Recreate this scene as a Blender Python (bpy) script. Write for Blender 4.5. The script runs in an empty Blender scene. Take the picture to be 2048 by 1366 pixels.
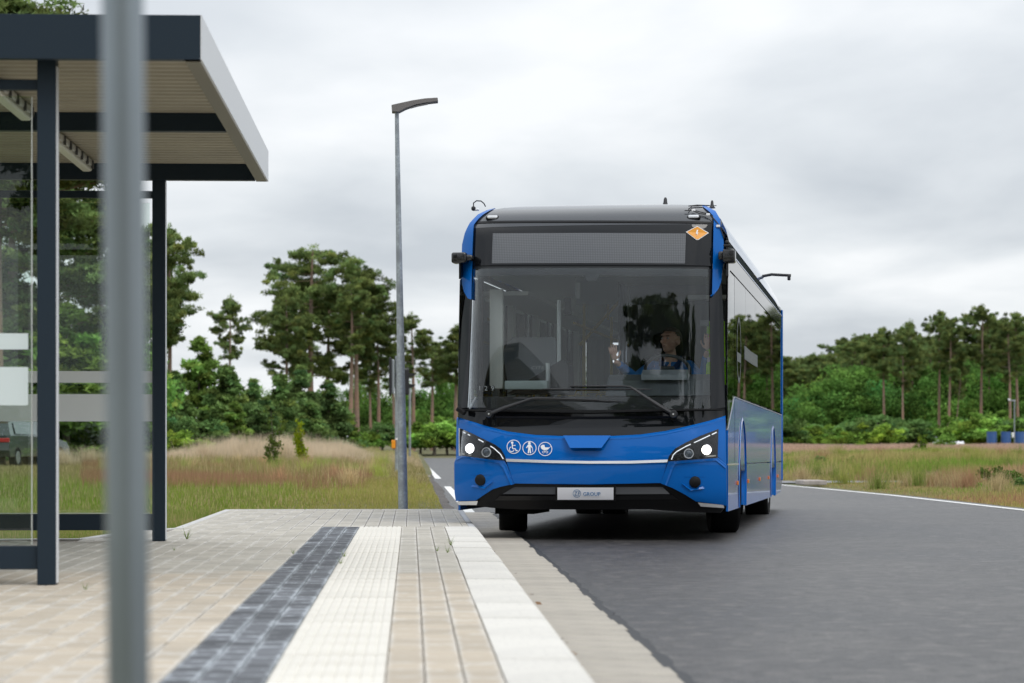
import bpy, bmesh, math, random
import numpy as np
from mathutils import Vector, Matrix, noise as mnoise
from mathutils.geometry import tessellate_polygon
R = math.radians
rng = np.random.default_rng(7); random.seed(7)
sc = bpy.context.scene
COL = sc.collection

# ------------------------------------------------------------------ camera, sky, sun, exposure
FPX, HOR, VPX, CAMH, PLAT = 4836.0, 884.0, 822.0, 0.915, 0.150     # photo: 2048 x 1366
CA = math.atan((1024 - VPX) / FPX)
cam = bpy.data.cameras.new('camera'); co = bpy.data.objects.new('camera', cam); COL.objects.link(co)
cam.sensor_width = 36; cam.lens = 85; cam.shift_y = (HOR - 683) / 2048
cam.clip_start = 0.2; cam.clip_end = 6000
co.location = (0, 0, CAMH); co.rotation_euler = (R(90), 0, -CA)
cam.dof.use_dof = True; cam.dof.focus_distance = 23.5; cam.dof.aperture_fstop = 3.6
sc.camera = co

SUN_EL, SUN_AZ = R(52), R(150)      # azimuth: clockwise from +Y
w = bpy.data.worlds.new('World'); sc.world = w; w.use_nodes = True
nt = w.node_tree; N = nt.nodes; LK = nt.links; N.clear()
out = N.new('ShaderNodeOutputWorld'); bg = N.new('ShaderNodeBackground'); LK.new(bg.outputs[0], out.inputs[0])
sky = N.new('ShaderNodeTexSky'); sky.sky_type = 'NISHITA'; sky.sun_disc = False
sky.sun_elevation = SUN_EL; sky.sun_rotation = SUN_AZ
def wm(op, a, b=None):
    n = N.new('ShaderNodeMath'); n.operation = op
    for i, v in enumerate((a, b)):
        if v is None: continue
        if isinstance(v, (int, float)): n.inputs[i].default_value = v
        else: LK.new(v, n.inputs[i])
    return n.outputs[0]
tc = N.new('ShaderNodeTexCoord'); sp = N.new('ShaderNodeSeparateXYZ'); LK.new(tc.outputs['Generated'], sp.inputs[0])
zc = wm('ADD', wm('MAXIMUM', sp.outputs[2], 0.0), 0.11)
cb = N.new('ShaderNodeCombineXYZ')
LK.new(wm('DIVIDE', sp.outputs[0], zc), cb.inputs[0]); LK.new(wm('DIVIDE', sp.outputs[1], zc), cb.inputs[1])
n1 = N.new('ShaderNodeTexNoise'); n1.inputs['Scale'].default_value = 1.0; n1.inputs['Detail'].default_value = 6; n1.inputs['Roughness'].default_value = .48
n1.inputs['Distortion'].default_value = .25
mp = N.new('ShaderNodeMapping'); mp.inputs['Location'].default_value = (3.1, 1.7, 0); mp.inputs['Scale'].default_value = (1.15, .72, 1)
LK.new(cb.outputs[0], mp.inputs[0]); LK.new(mp.outputs[0], n1.inputs['Vector'])
cr = N.new('ShaderNodeValToRGB'); e = cr.color_ramp.elements
e[0].position = .36; e[0].color = (.56, .60, .648, 1); e[1].position = .66; e[1].color = (.91, .93, .95, 1)
m_ = cr.color_ramp.elements.new(.52); m_.color = (.74, .775, .81, 1)
LK.new(n1.outputs[0], cr.inputs[0])
# a bright band where the layer thins toward the horizon, brighter overhead (overcast sky)
br = wm('ADD', 1.0, wm('MULTIPLY', wm('POWER', wm('MAXIMUM', sp.outputs[2], 0.0), 1.3), 1.15))
hz_ = wm('ADD', wm('MULTIPLY', wm('POWER', wm('SUBTRACT', 1.0, wm('MINIMUM', wm('MULTIPLY', wm('ABSOLUTE', sp.outputs[2]), 9.0), 1.0)), 1.5), .10), br)
mc = N.new('ShaderNodeVectorMath'); mc.operation = 'SCALE'; LK.new(cr.outputs[0], mc.inputs[0]); LK.new(hz_, mc.inputs['Scale'])
sk = N.new('ShaderNodeVectorMath'); sk.operation = 'SCALE'; LK.new(sky.outputs[0], sk.inputs[0]); sk.inputs['Scale'].default_value = .008
ad = N.new('ShaderNodeVectorMath'); ad.operation = 'ADD'; LK.new(mc.outputs[0], ad.inputs[0]); LK.new(sk.outputs[0], ad.inputs[1])
LK.new(ad.outputs[0], bg.inputs[0]); bg.inputs[1].default_value = .95
sd = bpy.data.lights.new('sun', 'SUN'); so = bpy.data.objects.new('sun', sd); COL.objects.link(so)
sd.energy = 1.1; sd.angle = R(24); sd.color = (1, .965, .92)
so.rotation_euler = Vector((-math.sin(SUN_AZ)*math.cos(SUN_EL), -math.cos(SUN_AZ)*math.cos(SUN_EL), -math.sin(SUN_EL))).to_track_quat('-Z', 'Y').to_euler()
sc.view_settings.view_transform = 'Standard'; sc.view_settings.look = 'None'
sc.view_settings.exposure = 0.0; sc.view_settings.gamma = 1; sc.view_settings.use_curve_mapping = False
sc.cycles.max_bounces = 10; sc.cycles.transparent_max_bounces = 24; sc.cycles.glossy_bounces = 4; sc.cycles.diffuse_bounces = 3
sc.cycles.caustics_reflective = False; sc.cycles.caustics_refractive = False
sc.cycles.use_denoising = True

# ------------------------------------------------------------------ projection helpers
FW = Vector((math.sin(CA), math.cos(CA), 0)); RT = Vector((math.cos(CA), -math.sin(CA), 0)); CAM = Vector((0, 0, CAMH))
def ray(px, py): return FW + RT*((px-1024)/FPX) + Vector((0, 0, (HOR-py)/FPX))
def at(px, py, D): return CAM + ray(px, py)*D
def gx(px, D): p = CAM + (FW + RT*((px-1024)/FPX))*D; return p.x, p.y

# ------------------------------------------------------------------ materials
def nodes(m): return m.node_tree.nodes, m.node_tree.links
MATS = {}
def mat(name, col=(.5, .5, .5), rough=.5, metal=0., coat=0., spec=None, noise=None, bump=None, coord='Object', rnd=0., attr=None, emit=None, bevel=0.):
    """noise=(scale,colour2,lo,hi,detail)  bump=(scale,strength)"""
    if name in MATS: return MATS[name]
    m = bpy.data.materials.new(name); m.use_nodes = True; MATS[name] = m
    n, l = nodes(m); b = n['Principled BSDF']
    b.inputs['Base Color'].default_value = (*col, 1); b.inputs['Roughness'].default_value = rough; b.inputs['Metallic'].default_value = metal
    b.inputs['Coat Weight'].default_value = coat; b.inputs['Coat Roughness'].default_value = .03
    if spec is not None: b.inputs['Specular IOR Level'].default_value = spec
    cur = None
    if attr:
        a = n.new('ShaderNodeAttribute'); a.attribute_name = attr; cur = a.outputs['Color']
    t = n.new('ShaderNodeTexCoord') if (noise or bump) else None
    if noise:
        for k, nz in enumerate(noise if isinstance(noise, list) else [noise]):
            tx = n.new('ShaderNodeTexNoise'); tx.inputs['Scale'].default_value = nz[0]; tx.inputs['Detail'].default_value = nz[4] if len(nz) > 4 else 4
            l.new(t.outputs[coord], tx.inputs['Vector'])
            r = n.new('ShaderNodeMapRange'); r.inputs[1].default_value = nz[2]; r.inputs[2].default_value = nz[3]; l.new(tx.outputs[0], r.inputs[0])
            mx = n.new('ShaderNodeMix'); mx.data_type = 'RGBA'; l.new(r.outputs[0], mx.inputs[0])
            if cur: l.new(cur, mx.inputs[6])
            else: mx.inputs[6].default_value = (*col, 1)
            mx.inputs[7].default_value = (*nz[1], 1); cur = mx.outputs[2]
    if rnd:
        oi = n.new('ShaderNodeObjectInfo'); r = n.new('ShaderNodeMapRange'); r.inputs[3].default_value = 1-rnd; r.inputs[4].default_value = 1+rnd
        l.new(oi.outputs['Random'], r.inputs[0])
        vm = n.new('ShaderNodeVectorMath'); vm.operation = 'SCALE'
        if cur: l.new(cur, vm.inputs[0])
        else: vm.inputs[0].default_value = col
        l.new(r.outputs[0], vm.inputs['Scale']); cur = vm.outputs[0]
    if cur: l.new(cur, b.inputs['Base Color'])
    if bump:
        tx = n.new('ShaderNodeTexNoise'); tx.inputs['Scale'].default_value = bump[0]; tx.inputs['Detail'].default_value = 5
        l.new(t.outputs[coord], tx.inputs['Vector']); bp = n.new('ShaderNodeBump'); bp.inputs['Strength'].default_value = bump[1]; bp.inputs['Distance'].default_value = .01
        l.new(tx.outputs[0], bp.inputs['Height']); l.new(bp.outputs[0], b.inputs['Normal'])
    if bevel:
        bv = n.new('ShaderNodeBevel'); bv.inputs['Radius'].default_value = bevel; bv.samples = 4; l.new(bv.outputs[0], b.inputs['Normal'])
    if emit:
        b.inputs['Emission Color'].default_value = (*emit[0], 1); b.inputs['Emission Strength'].default_value = emit[1]
    return m
def glass(name, tint=(.8, .85, .85), refl=1.45, extra=.0, rough=0., haze=None):
    if name in MATS: return MATS[name]
    m = bpy.data.materials.new(name); m.use_nodes = True; MATS[name] = m
    n, l = nodes(m); n.clear(); o = n.new('ShaderNodeOutputMaterial')
    t = n.new('ShaderNodeBsdfTransparent'); t.inputs[0].default_value = (*tint, 1)
    g = n.new('ShaderNodeBsdfGlossy'); g.inputs['Roughness'].default_value = rough
    f = n.new('ShaderNodeFresnel'); f.inputs[0].default_value = refl
    a = n.new('ShaderNodeMath'); a.operation = 'ADD'; a.inputs[1].default_value = extra; a.use_clamp = True; l.new(f.outputs[0], a.inputs[0])
    mx = n.new('ShaderNodeMixShader'); l.new(a.outputs[0], mx.inputs[0]); l.new(t.outputs[0], mx.inputs[1]); l.new(g.outputs[0], mx.inputs[2])
    last = mx.outputs[0]
    if haze:
        d = n.new('ShaderNodeBsdfDiffuse'); d.inputs[0].default_value = (*haze[0], 1)
        m2 = n.new('ShaderNodeMixShader'); m2.inputs[0].default_value = haze[1]; l.new(last, m2.inputs[1]); l.new(d.outputs[0], m2.inputs[2]); last = m2.outputs[0]
    l.new(last, o.inputs[0]); return m

# ------------------------------------------------------------------ object helpers
def tag(o, label=None, cat=None, group=None, kind=None):
    if label: o['label'] = label
    if cat: o['category'] = cat
    if group: o['group'] = group
    if kind: o['kind'] = kind
    return o
def empty(name, loc=(0, 0, 0), rz=0., **k):
    o = bpy.data.objects.new(name, None); o.empty_display_size = .2; COL.objects.link(o); o.location = loc; o.rotation_euler = (0, 0, rz)
    return tag(o, **k)
def link(name, me, m=None, parent=None, **k):
    o = bpy.data.objects.new(name, me); COL.objects.link(o)
    if m is not None and len(me.materials) == 0:
        for q in (m if isinstance(m, (list, tuple)) else [m]): me.materials.append(q)
    if parent: o.parent = parent
    return tag(o, **k)
def copy_tree(o, parent=None):
    c = o.copy(); COL.objects.link(c); c.parent = parent
    for ch in o.children: copy_tree(ch, c)
    return c
class MB:
    def __init__(s): s.v = []; s.f = []; s.mi = []
    def add(s, vs, fs, mi=0):
        b = len(s.v); s.v += [tuple(v) for v in vs]; s.f += [tuple(i+b for i in f) for f in fs]; s.mi += [mi]*len(fs); return s
    def box(s, x0, x1, y0, y1, z0, z1, mi=0, M=None):
        vs = [Vector(p) for p in ((x0,y0,z0),(x1,y0,z0),(x1,y1,z0),(x0,y1,z0),(x0,y0,z1),(x1,y0,z1),(x1,y1,z1),(x0,y1,z1))]
        if M: vs = [M@p for p in vs]
        return s.add(vs, [(0,3,2,1),(4,5,6,7),(0,1,5,4),(1,2,6,5),(2,3,7,6),(3,0,4,7)], mi)
    def bbox(s, x0, x1, y0, y1, z0, z1, b=.01, mi=0, M=None, seg=2):
        bm = bmesh.new(); bmesh.ops.create_cube(bm, size=1)
        for v in bm.verts: v.co = Vector(((x0+x1)/2+v.co.x*(x1-x0), (y0+y1)/2+v.co.y*(y1-y0), (z0+z1)/2+v.co.z*(z1-z0)))
        bmesh.ops.bevel(bm, geom=bm.edges[:], offset=b, segments=seg, affect='EDGES', profile=.5)
        bm.verts.index_update()
        s.add([M@v.co if M else v.co for v in bm.verts], [[v.index for v in f.verts] for f in bm.faces], mi); bm.free(); return s
    def tube(s, pts, r, n=8, mi=0, cap=True):
        pts = [Vector(p) for p in pts]; rs = r if isinstance(r, (list, tuple)) else [r]*len(pts)
        vs = []; prev = None
        for i, p in enumerate(pts):
            d = (pts[min(i+1, len(pts)-1)]-pts[max(i-1, 0)]).normalized()
            if prev is None: a = d.orthogonal().normalized()
            else: a = (prev - d*prev.dot(d)).normalized()
            prev = a; b = d.cross(a)
            for k in range(n): t = 2*math.pi*k/n; vs.append(p+(a*math.cos(t)+b*math.sin(t))*rs[i])
        fs = [(i*n+k, i*n+(k+1) % n, (i+1)*n+(k+1) % n, (i+1)*n+k) for i in range(len(pts)-1) for k in range(n)]
        if cap: fs += [tuple(range(n-1, -1, -1)), tuple(range((len(pts)-1)*n, len(pts)*n))]
        return s.add(vs, fs, mi)
    def lathe(s, prof, n=32, M=None, mi=0):   # prof: (radius, axial) around z
        vs = [Vector((r*math.cos(2*math.pi*k/n), r*math.sin(2*math.pi*k/n), a)) for r, a in prof for k in range(n)]
        if M: vs = [M@v for v in vs]
        fs = [(i*n+k, i*n+(k+1) % n, (i+1)*n+(k+1) % n, (i+1)*n+k) for i in range(len(prof)-1) for k in range(n)]
        return s.add(vs, fs, mi)
    def prism(s, poly, axis, a0, a1, mi=0, M=None):  # 2D polygon extruded along axis
        def P(u, v, a): return Vector((a, u, v) if axis == 0 else (u, a, v) if axis == 1 else (u, v, a))
        tr = tessellate_polygon([[Vector((u, v, 0)) for u, v in poly]]); n = len(poly)
        vs = [P(u, v, a0) for u, v in poly]+[P(u, v, a1) for u, v in poly]
        if M: vs = [M@v for v in vs]
        fs = [tuple(t) for t in tr]+[tuple(i+n for i in reversed(t)) for t in tr]+[(i, (i+1) % n, n+(i+1) % n, n+i) for i in range(n)]
        return s.add(vs, fs, mi)
    def mesh(s, smooth=False, ang=38, name='mesh'):
        me = bpy.data.meshes.new(name); me.from_pydata(s.v, [], s.f)
        if any(s.mi): me.polygons.foreach_set('material_index', s.mi)
        bm = bmesh.new(); bm.from_mesh(me); bmesh.ops.recalc_face_normals(bm, faces=bm.faces); bm.to_mesh(me); bm.free()
        if smooth:
            me.polygons.foreach_set('use_smooth', [True]*len(me.polygons)); me.set_sharp_from_angle(angle=R(ang))
        return me
    def build(s, name, m, parent=None, smooth=False, ang=38, **k): return link(name, s.mesh(smooth, ang, name), m, parent, **k)
def text_shape(txt, size, shear=0., ext=.0015):
    c = bpy.data.curves.new('t', 'FONT'); c.body = txt; c.size = size; c.extrude = ext; c.align_x = 'CENTER'; c.align_y = 'CENTER'; c.shear = shear; c.resolution_u = 3
    o = bpy.data.objects.new('t', c); COL.objects.link(o); bpy.context.view_layer.update()
    me = bpy.data.meshes.new_from_object(o.evaluated_get(bpy.context.evaluated_depsgraph_get())); bpy.data.objects.remove(o); bpy.data.curves.remove(c)
    me.materials.clear()
    return me
def bigmesh(name, V, F, cols=None):     # numpy arrays, F is (n,3) or (n,4)
    me = bpy.data.meshes.new(name); k = F.shape[1]
    me.vertices.add(len(V)); me.vertices.foreach_set('co', V.astype(np.float32).ravel())
    me.loops.add(F.size); me.loops.foreach_set('vertex_index', F.astype(np.int32).ravel())
    me.polygons.add(len(F)); me.polygons.foreach_set('loop_start', np.arange(0, F.size, k, dtype=np.int32)); 
    me.update(calc_edges=True)
    if cols is not None:
        a = me.color_attributes.new('Col', 'FLOAT_COLOR', 'POINT'); c4 = np.ones((len(V), 4), np.float32); c4[:, :3] = cols; a.data.foreach_set('color', c4.ravel())
    return me

# ------------------------------------------------------------------ ground
def ss(x, a, b): t = min(max((x-a)/(b-a), 0), 1); return t*t*(3-2*t)
def gz(x, y):
    if x <= .55:
        z = .055*ss(.55-x, 0, .3) + .2*ss(y, 45, 150) - (.02 if y < 27.6 and x > -2.0 else 0)
        z += .05*ss(-x, 1, 5)*mnoise.noise(Vector((x*.25, y*.12, 0)))
        return z - .012*ss(x, .3, .55) if y > 27 else min(z, .05)
    if x < 8.45:
        return -.012 if y < 139 else -.012+.25*ss(y, 139, 160)
    s = ss(x, 8.45, 9.5)
    z = .36*ss(y, 56.5, 70)+.28*ss(y, 76, 138) - .55*ss(y, 160, 185) + .16*ss(x, 9.5, 14)*ss(y, 42, 52)*(1-ss(y, 60, 90))
    z += .10*ss(y, 30, 60)*mnoise.noise(Vector((x*.22, y*.11, 3)))*(1 if not (51 < y < 58 and x < 16) else .0)
    if 50 < y < 59 and x < 13: z = min(z, .0)
    return -.012 + (z+.012)*s
def gridlines(a, b, n, pw): return [a+(b-a)*(i/n)**pw for i in range(n+1)]
xs = sorted(set([-1500, -700, -400, -250, -160, -110] + [round(-80+i*4, 2) for i in range(15)] + [round(-20+.5*i, 2) for i in range(40)] + [-.25, 0, .2, .35, .45, .55, .7, 1.5, 3, 5, 7, 8.3, 8.45, 8.7, 9, 9.3, 9.6] + [round(10+.7*i, 2) for i in range(60)] + [55, 65, 80, 100, 130, 180, 260, 400, 800, 1600]))
ys = sorted(set([-1200, -500, -250, -120, -60, -30, -10, 0, 5, 10, 15, 20, 24, 26, 27, 27.6, 28.5] + [round(30+i*.8, 2) for i in range(70)] + [round(86+i*2, 2) for i in range(60)] + [212, 225, 250, 280, 320, 380, 460, 600, 900, 1500, 3500]))
V = [(x, y, gz(x, y)) for y in ys for x in xs]; nx = len(xs)
F = [(j*nx+i, j*nx+i+1, (j+1)*nx+i+1, (j+1)*nx+i) for j in range(len(ys)-1) for i in range(nx-1)]
me = bpy.data.meshes.new('ground'); me.from_pydata(V, [], F); me.polygons.foreach_set('use_smooth', [True]*len(F))
GM = mat('soil_and_moss', (.10, .105, .035), .95, noise=[(.9, (.16, .13, .06), .42, .6, 6), (6, (.07, .085, .025), .45, .6, 4), (.12, (.13, .12, .05), .4, .6, 3)], bump=(14, .8), coord='Object')
link('ground', me, GM, kind='structure')

# road
ASPH = mat('asphalt', (.046, .042, .041), .42, noise=[(1.3, (.078, .072, .068), .45, .62, 8), (.22, (.034, .034, .037), .42, .62, 5), (7, (.115, .105, .098), .53, .63, 8), (8.5, (.022, .021, .020), .53, .62, 8), (110, (.20, .19, .19), .56, .70, 2), (45, (.028, .027, .028), .54, .66, 2)], bump=(130, .8), coord='Object')
def sheet(name, quads, m, z=0., **k):
    b = MB()
    for q in quads: b.add([(x, y, z) for x, y in q], [(0, 1, 2, 3)])
    return b.build(name, m, **k)
yy = [-60, -20, 0, 10, 20, 31.2]
q = [((1.0, yy[i]), (8.45, yy[i]), (8.45, yy[i+1]), (1.0, yy[i+1])) for i in range(5)]
le = [(31.2, .52), (40, .52), (51, .50), (61, .46), (80, .40), (110, .30), (139, .16)]
re_ = [8.45, 8.5, 8.1, 8.0, 9.2, 12, 17]
for i in range(6): q.append(((le[i][1], le[i][0]), (re_[i], le[i][0]), (re_[i+1], le[i+1][0]), (le[i+1][1], le[i+1][0])))
sheet('road', q, ASPH, 0, kind='structure')
PALE = mat('pale_asphalt', (.20, .20, .21), .8, noise=(2, (.26, .26, .27), .4, .7))
sheet('far_road', [((14, 143), (33, 143), (36, 158), (14, 158))], PALE, .765, kind='structure')
b = MB()
for i in range(12):
    y0, y1 = 14+i*0, 0
fp = []
for i in range(11):
    x = 8.0+i*1.1; fp.append((x, 53.2+.05*i, 56.2-.12*i))
b.add([p for x, a, c in fp for p in ((x, a, max(gz(x, a), 0)+.012), (x, c, max(gz(x, c), 0)+.012))], [(2*i, 2*i+2, 2*i+3, 2*i+1) for i in range(10)])
b.build('path', PALE, kind='structure')
b = MB(); b.add([(-6, 61.5, gz(-6, 61)+.06), (.5, 61.5, .03), (.5, 64.5, .03), (-6, 64.5, gz(-6, 64)+.06)], [(0, 1, 2, 3)])
b.build('path', mat('dusty_gravel', (.30, .26, .22), .95, noise=(3, (.2, .18, .15), .4, .6)), kind='structure')
# concrete drain slab beside the path
c0 = gx(1622, 50.5); tag(MB().bbox(-.25, .25, -.5, .5, 0, .10, .02).build('concrete_slab', mat('old_concrete', (.42, .38, .35), .9, noise=(8, (.3, .27, .25), .4, .7))), 'flat pale concrete slab lying in dry grass beside the path', 'slab').location = (c0[0], c0[1], .02)

# painted markings
WP = mat('road_paint', (.78, .78, .76), .6, noise=[(9, (.6, .6, .58), .5, .75, 6), (70, (.35, .35, .35), .68, .74, 3)])
def line(pts, wd, name='road_marking'):
    b = MB(); vs = []
    for x, y in pts: vs += [(x-wd/2, y, .005), (x+wd/2, y, .005)]
    b.add(vs, [(2*i, 2*i+1, 2*i+3, 2*i+2) for i in range(len(pts)-1)]); return b.build(name, WP, kind='structure')
line([(8.17, -20), (8.20, 32), (8.22, 41), (8.0, 48), (7.85, 51), (7.8, 60), (8.6, 80), (11.5, 110)], .14)
line([(.76, 31.25), (.76, 40), (.74, 49.5)], .135)
line([(.68, 60), (.58, 90), (.42, 133)], .15)
# ragged strip of dark gravel between verge and road
b = MB(); vs = []; fs = []
n_ = 160
for i in range(n_+1):
    y = 27.6+i*.45; x0 = .60+.03*math.sin(y*.3)-.0012*(y-27)
    vs += [(x0-.14-rng.uniform(0, .05), y, .012), (x0-.02+rng.uniform(0, .05), y, .012)]
b.add(vs, [(2*i, 2*i+1, 2*i+3, 2*i+2) for i in range(n_)])
tag(b.build('gravel_edge', mat('dark_gravel', (.10, .09, .085), .95, noise=[(60, (.25, .22, .2), .55, .65, 3), (3, (.05, .045, .04), .45, .65, 3)], bump=(60, 1))), kind='structure')

# ------------------------------------------------------------------ platform and its stones
X0, XD, XW, XT, XK = -.803, -.465, -.084, .303, .600
YN, YE, YS = 4.5, 27.4, 21.9
MORTAR = mat('joint_sand', (.27, .21, .15), .95, noise=(30, (.19, .15, .11), .4, .65))
CONC = mat('kerb_concrete', (.50, .50, .50), .8, noise=[(6, (.40, .41, .42), .4, .7, 5), (50, (.6, .6, .6), .55, .7, 2)], bump=(80, .3))
outline = [(XK-.02, YN), (XK-.02, YE), (-2.10, YE), (-2.10, 21.55), (-2.42, 20.75), (-2.62, 19.25), (-6.5, 18.75), (-6.5, YN)]
pav = MB().prism(outline, 2, -.3, PLAT-.014).build('pavement', MORTAR, kind='structure')
def inside(x, y):
    if y > YE-.06 or y < YN: return False
    if x > -2.03: return True
    if x > -2.38: return y < 20.8
    if x > -2.6: return y < 19.4
    return y < 18.75
def stone_mesh(wd, ln, th, bev, name):
    b = MB(); w2, l2 = wd/2, ln/2
    v = [(-w2, -l2, -th), (w2, -l2, -th), (w2, l2, -th), (-w2, l2, -th), (-w2, -l2, -bev), (w2, -l2, -bev), (w2, l2, -bev), (-w2, l2, -bev),
         (-w2+bev, -l2+bev, 0), (w2-bev, -l2+bev, 0), (w2-bev, l2-bev, 0), (-w2+bev, l2-bev, 0)]
    f = [(0, 1, 5, 4), (1, 2, 6, 5), (2, 3, 7, 6), (3, 0, 4, 7), (4, 5, 9, 8), (5, 6, 10, 9), (6, 7, 11, 10), (7, 4, 8, 11), (8, 9, 10, 11)]
    b.add(v, f); return b
def stone_mat(name, c_near, c_far, edge, spread, ew=.55, joined=False, y_split=14.2, edge_amt=1.):
    m = bpy.data.materials.new(name); m.use_nodes = True; n, l = nodes(m); b = n['Principled BSDF']; b.inputs['Roughness'].default_value = .85
    ge = n.new('ShaderNodeNewGeometry'); se = n.new('ShaderNodeSeparateXYZ'); l.new(ge.outputs['Position'], se.inputs[0])
    def M(op, a, c=None):
        q = n.new('ShaderNodeMath'); q.operation = op
        for i, v in enumerate((a, c)):
            if v is None: continue
            if isinstance(v, (int, float)): q.inputs[i].default_value = v
            else: l.new(v, q.inputs[i])
        return q.outputs[0]
    nz = n.new('ShaderNodeTexNoise'); nz.inputs['Scale'].default_value = 22; nz.inputs['Detail'].default_value = 4; l.new(ge.outputs['Position'], nz.inputs['Vector'])
    nb = n.new('ShaderNodeTexNoise'); nb.inputs['Scale'].default_value = 2.2; nb.inputs['Detail'].default_value = 3; l.new(ge.outputs['Position'], nb.inputs['Vector'])
    ng = n.new('ShaderNodeTexNoise'); ng.inputs['Scale'].default_value = 170; l.new(ge.outputs['Position'], ng.inputs['Vector'])
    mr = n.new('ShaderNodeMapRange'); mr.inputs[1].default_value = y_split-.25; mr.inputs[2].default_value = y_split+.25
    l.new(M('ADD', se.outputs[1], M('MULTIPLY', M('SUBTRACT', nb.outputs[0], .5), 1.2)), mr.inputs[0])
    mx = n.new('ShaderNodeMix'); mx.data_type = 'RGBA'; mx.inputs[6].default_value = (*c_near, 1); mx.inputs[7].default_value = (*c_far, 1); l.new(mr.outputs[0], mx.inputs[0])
    uv = n.new('ShaderNodeAttribute'); uv.attribute_name = 'UVMap' ; su = n.new('ShaderNodeSeparateXYZ'); l.new(uv.outputs['Vector'], su.inputs[0])
    # distance from the long edges and ends, 0 centre .. 1 border: pale efflorescence creeps in from the joints
    dx = M('ABSOLUTE', M('SUBTRACT', M('MULTIPLY', su.outputs[0], 2), 1)); dy = M('ABSOLUTE', M('SUBTRACT', M('MULTIPLY', su.outputs[1], 2), 1))
    d = M('MAXIMUM', dx, M('MULTIPLY', dy, .92))
    d2 = M('ADD', d, M('MULTIPLY', M('SUBTRACT', nz.outputs[0], .5), .9)); d3 = M('ADD', d2, M('MULTIPLY', M('SUBTRACT', nb.outputs[0], .5), .8))
    er = n.new('ShaderNodeMapRange'); er.inputs[1].default_value = ew; er.inputs[2].default_value = ew+.3; l.new(d3, er.inputs[0])
    ef = M('MULTIPLY', er.outputs[0], edge_amt)
    m2 = n.new('ShaderNodeMix'); m2.data_type = 'RGBA'; l.new(ef, m2.inputs[0]); l.new(mx.outputs[2], m2.inputs[6]); m2.inputs[7].default_value = (*edge, 1)
    if joined: a = n.new('ShaderNodeAttribute'); a.attribute_name = 'rnd'; rv = a.outputs['Fac']
    else: a = n.new('ShaderNodeObjectInfo'); rv = a.outputs['Random']
    r = n.new('ShaderNodeMapRange'); r.inputs[3].default_value = 1-spread; r.inputs[4].default_value = 1+spread; l.new(rv, r.inputs[0])
    gr = M('ADD', M('MULTIPLY', ng.outputs[0], .3), .85)
    vm = n.new('ShaderNodeVectorMath'); vm.operation = 'SCALE'; l.new(m2.outputs[2], vm.inputs[0]); l.new(M('MULTIPLY', r.outputs[0], gr), vm.inputs['Scale'])
    l.new(vm.outputs[0], b.inputs['Base Color'])
    bp = n.new('ShaderNodeBump'); bp.inputs['Strength'].default_value = .35; bp.inputs['Distance'].default_value = .004; l.new(ng.outputs[0], bp.inputs['Height']); l.new(bp.outputs[0], b.inputs['Normal'])
    return m
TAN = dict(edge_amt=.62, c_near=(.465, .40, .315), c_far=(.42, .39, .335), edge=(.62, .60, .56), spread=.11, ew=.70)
DRK = dict(c_near=(.108, .114, .126), c_far=(.085, .090, .102), edge=(.33, .355, .38), spread=.34, ew=.70)
def uvbox(me, wd, ln):
    uv = me.uv_layers.new(name='UVMap')
    for lp in me.loops:
        c = me.vertices[lp.vertex_index].co; uv.data[lp.index].uv = (c.x/wd+.5, c.y/ln+.5)
def lay(rows, ln, name, matd, limit, group=None, y1=YE, test=True, gap=.005, zj=.0015, phase=True):
    """rows = [(xc, width, ystart, yend)]; the nearest `limit` stones are objects of their own, the rest one joined part"""
    spots = []
    for xc, wd, ya, yb in rows:
        y = ya - (rng.uniform(0, ln) if phase else 0)
        while y < yb:
            a, c = max(y, ya), min(y+ln, yb)
            if c-a > .03 and (not test or inside(xc, (a+c)/2)): spots.append((xc, (a+c)/2, wd-gap, c-a-gap))
            y += ln
    spots.sort(key=lambda s: s[1]+abs(s[0])*.3)
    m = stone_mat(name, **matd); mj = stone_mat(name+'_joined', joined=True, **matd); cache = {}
    vis = [s for s in spots if s[1] > 7.2 and s[0] > -.172*s[1]-.2]; hid = [s for s in spots if s not in vis]
    for s in vis[:limit]:
        k = (round(s[2], 3), round(s[3], 3))
        if k not in cache:
            mm = stone_mesh(s[2], s[3], .02, .004, name).mesh(name=name); uvbox(mm, s[2], s[3]); mm.materials.append(m); cache[k] = mm
        o = link(name, cache[k], None, pav); o.location = (s[0], s[1], PLAT+rng.uniform(-zj, zj)); o.rotation_euler = (rng.normal(0, .003), rng.normal(0, .006), rng.normal(0, .003))
    rest = vis[limit:]+hid
    if rest:
        b = MB(); uvs = []; rn = []
        for s in rest:
            t = stone_mesh(s[2], s[3], .02, .004, name); z = PLAT+rng.uniform(-zj, zj)
            b.add([(x+s[0], y+s[1], zz+z) for x, y, zz in t.v], t.f); rv = rng.random()
            for x, y, zz in t.v: uvs.append((x/s[2]+.5, y/s[3]+.5)); rn.append(rv)
        me = bpy.data.meshes.new(name); me.from_pydata(b.v, [], b.f); uv = me.uv_layers.new(name='UVMap')
        idx = np.zeros(len(me.loops), np.int32); me.loops.foreach_get('vertex_index', idx); uv.data.foreach_set('uv', np.array(uvs)[idx].ravel())
        a = me.attributes.new('rnd', 'FLOAT', 'POINT'); a.data.foreach_set('value', rn)
        link(name, me, mj, pav, kind='stuff')
RW = .129
rows = [(XW+RW*(i+.5), RW, YN, YS) for i in range(3)]
x = X0
while x > -6.4: rows.append((x-.0635, .127, YN, YE)); x -= .127
i = 0; x = X0+.0635
while x+.0635 < .52: rows.append((x, .127, YS+.01, YE)); x += .127
rows.append(((x-.0635+.524)/2, .524-(x-.0635), YS+.01, YE))
lay(rows, .255, 'paver', TAN, 300)
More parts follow.
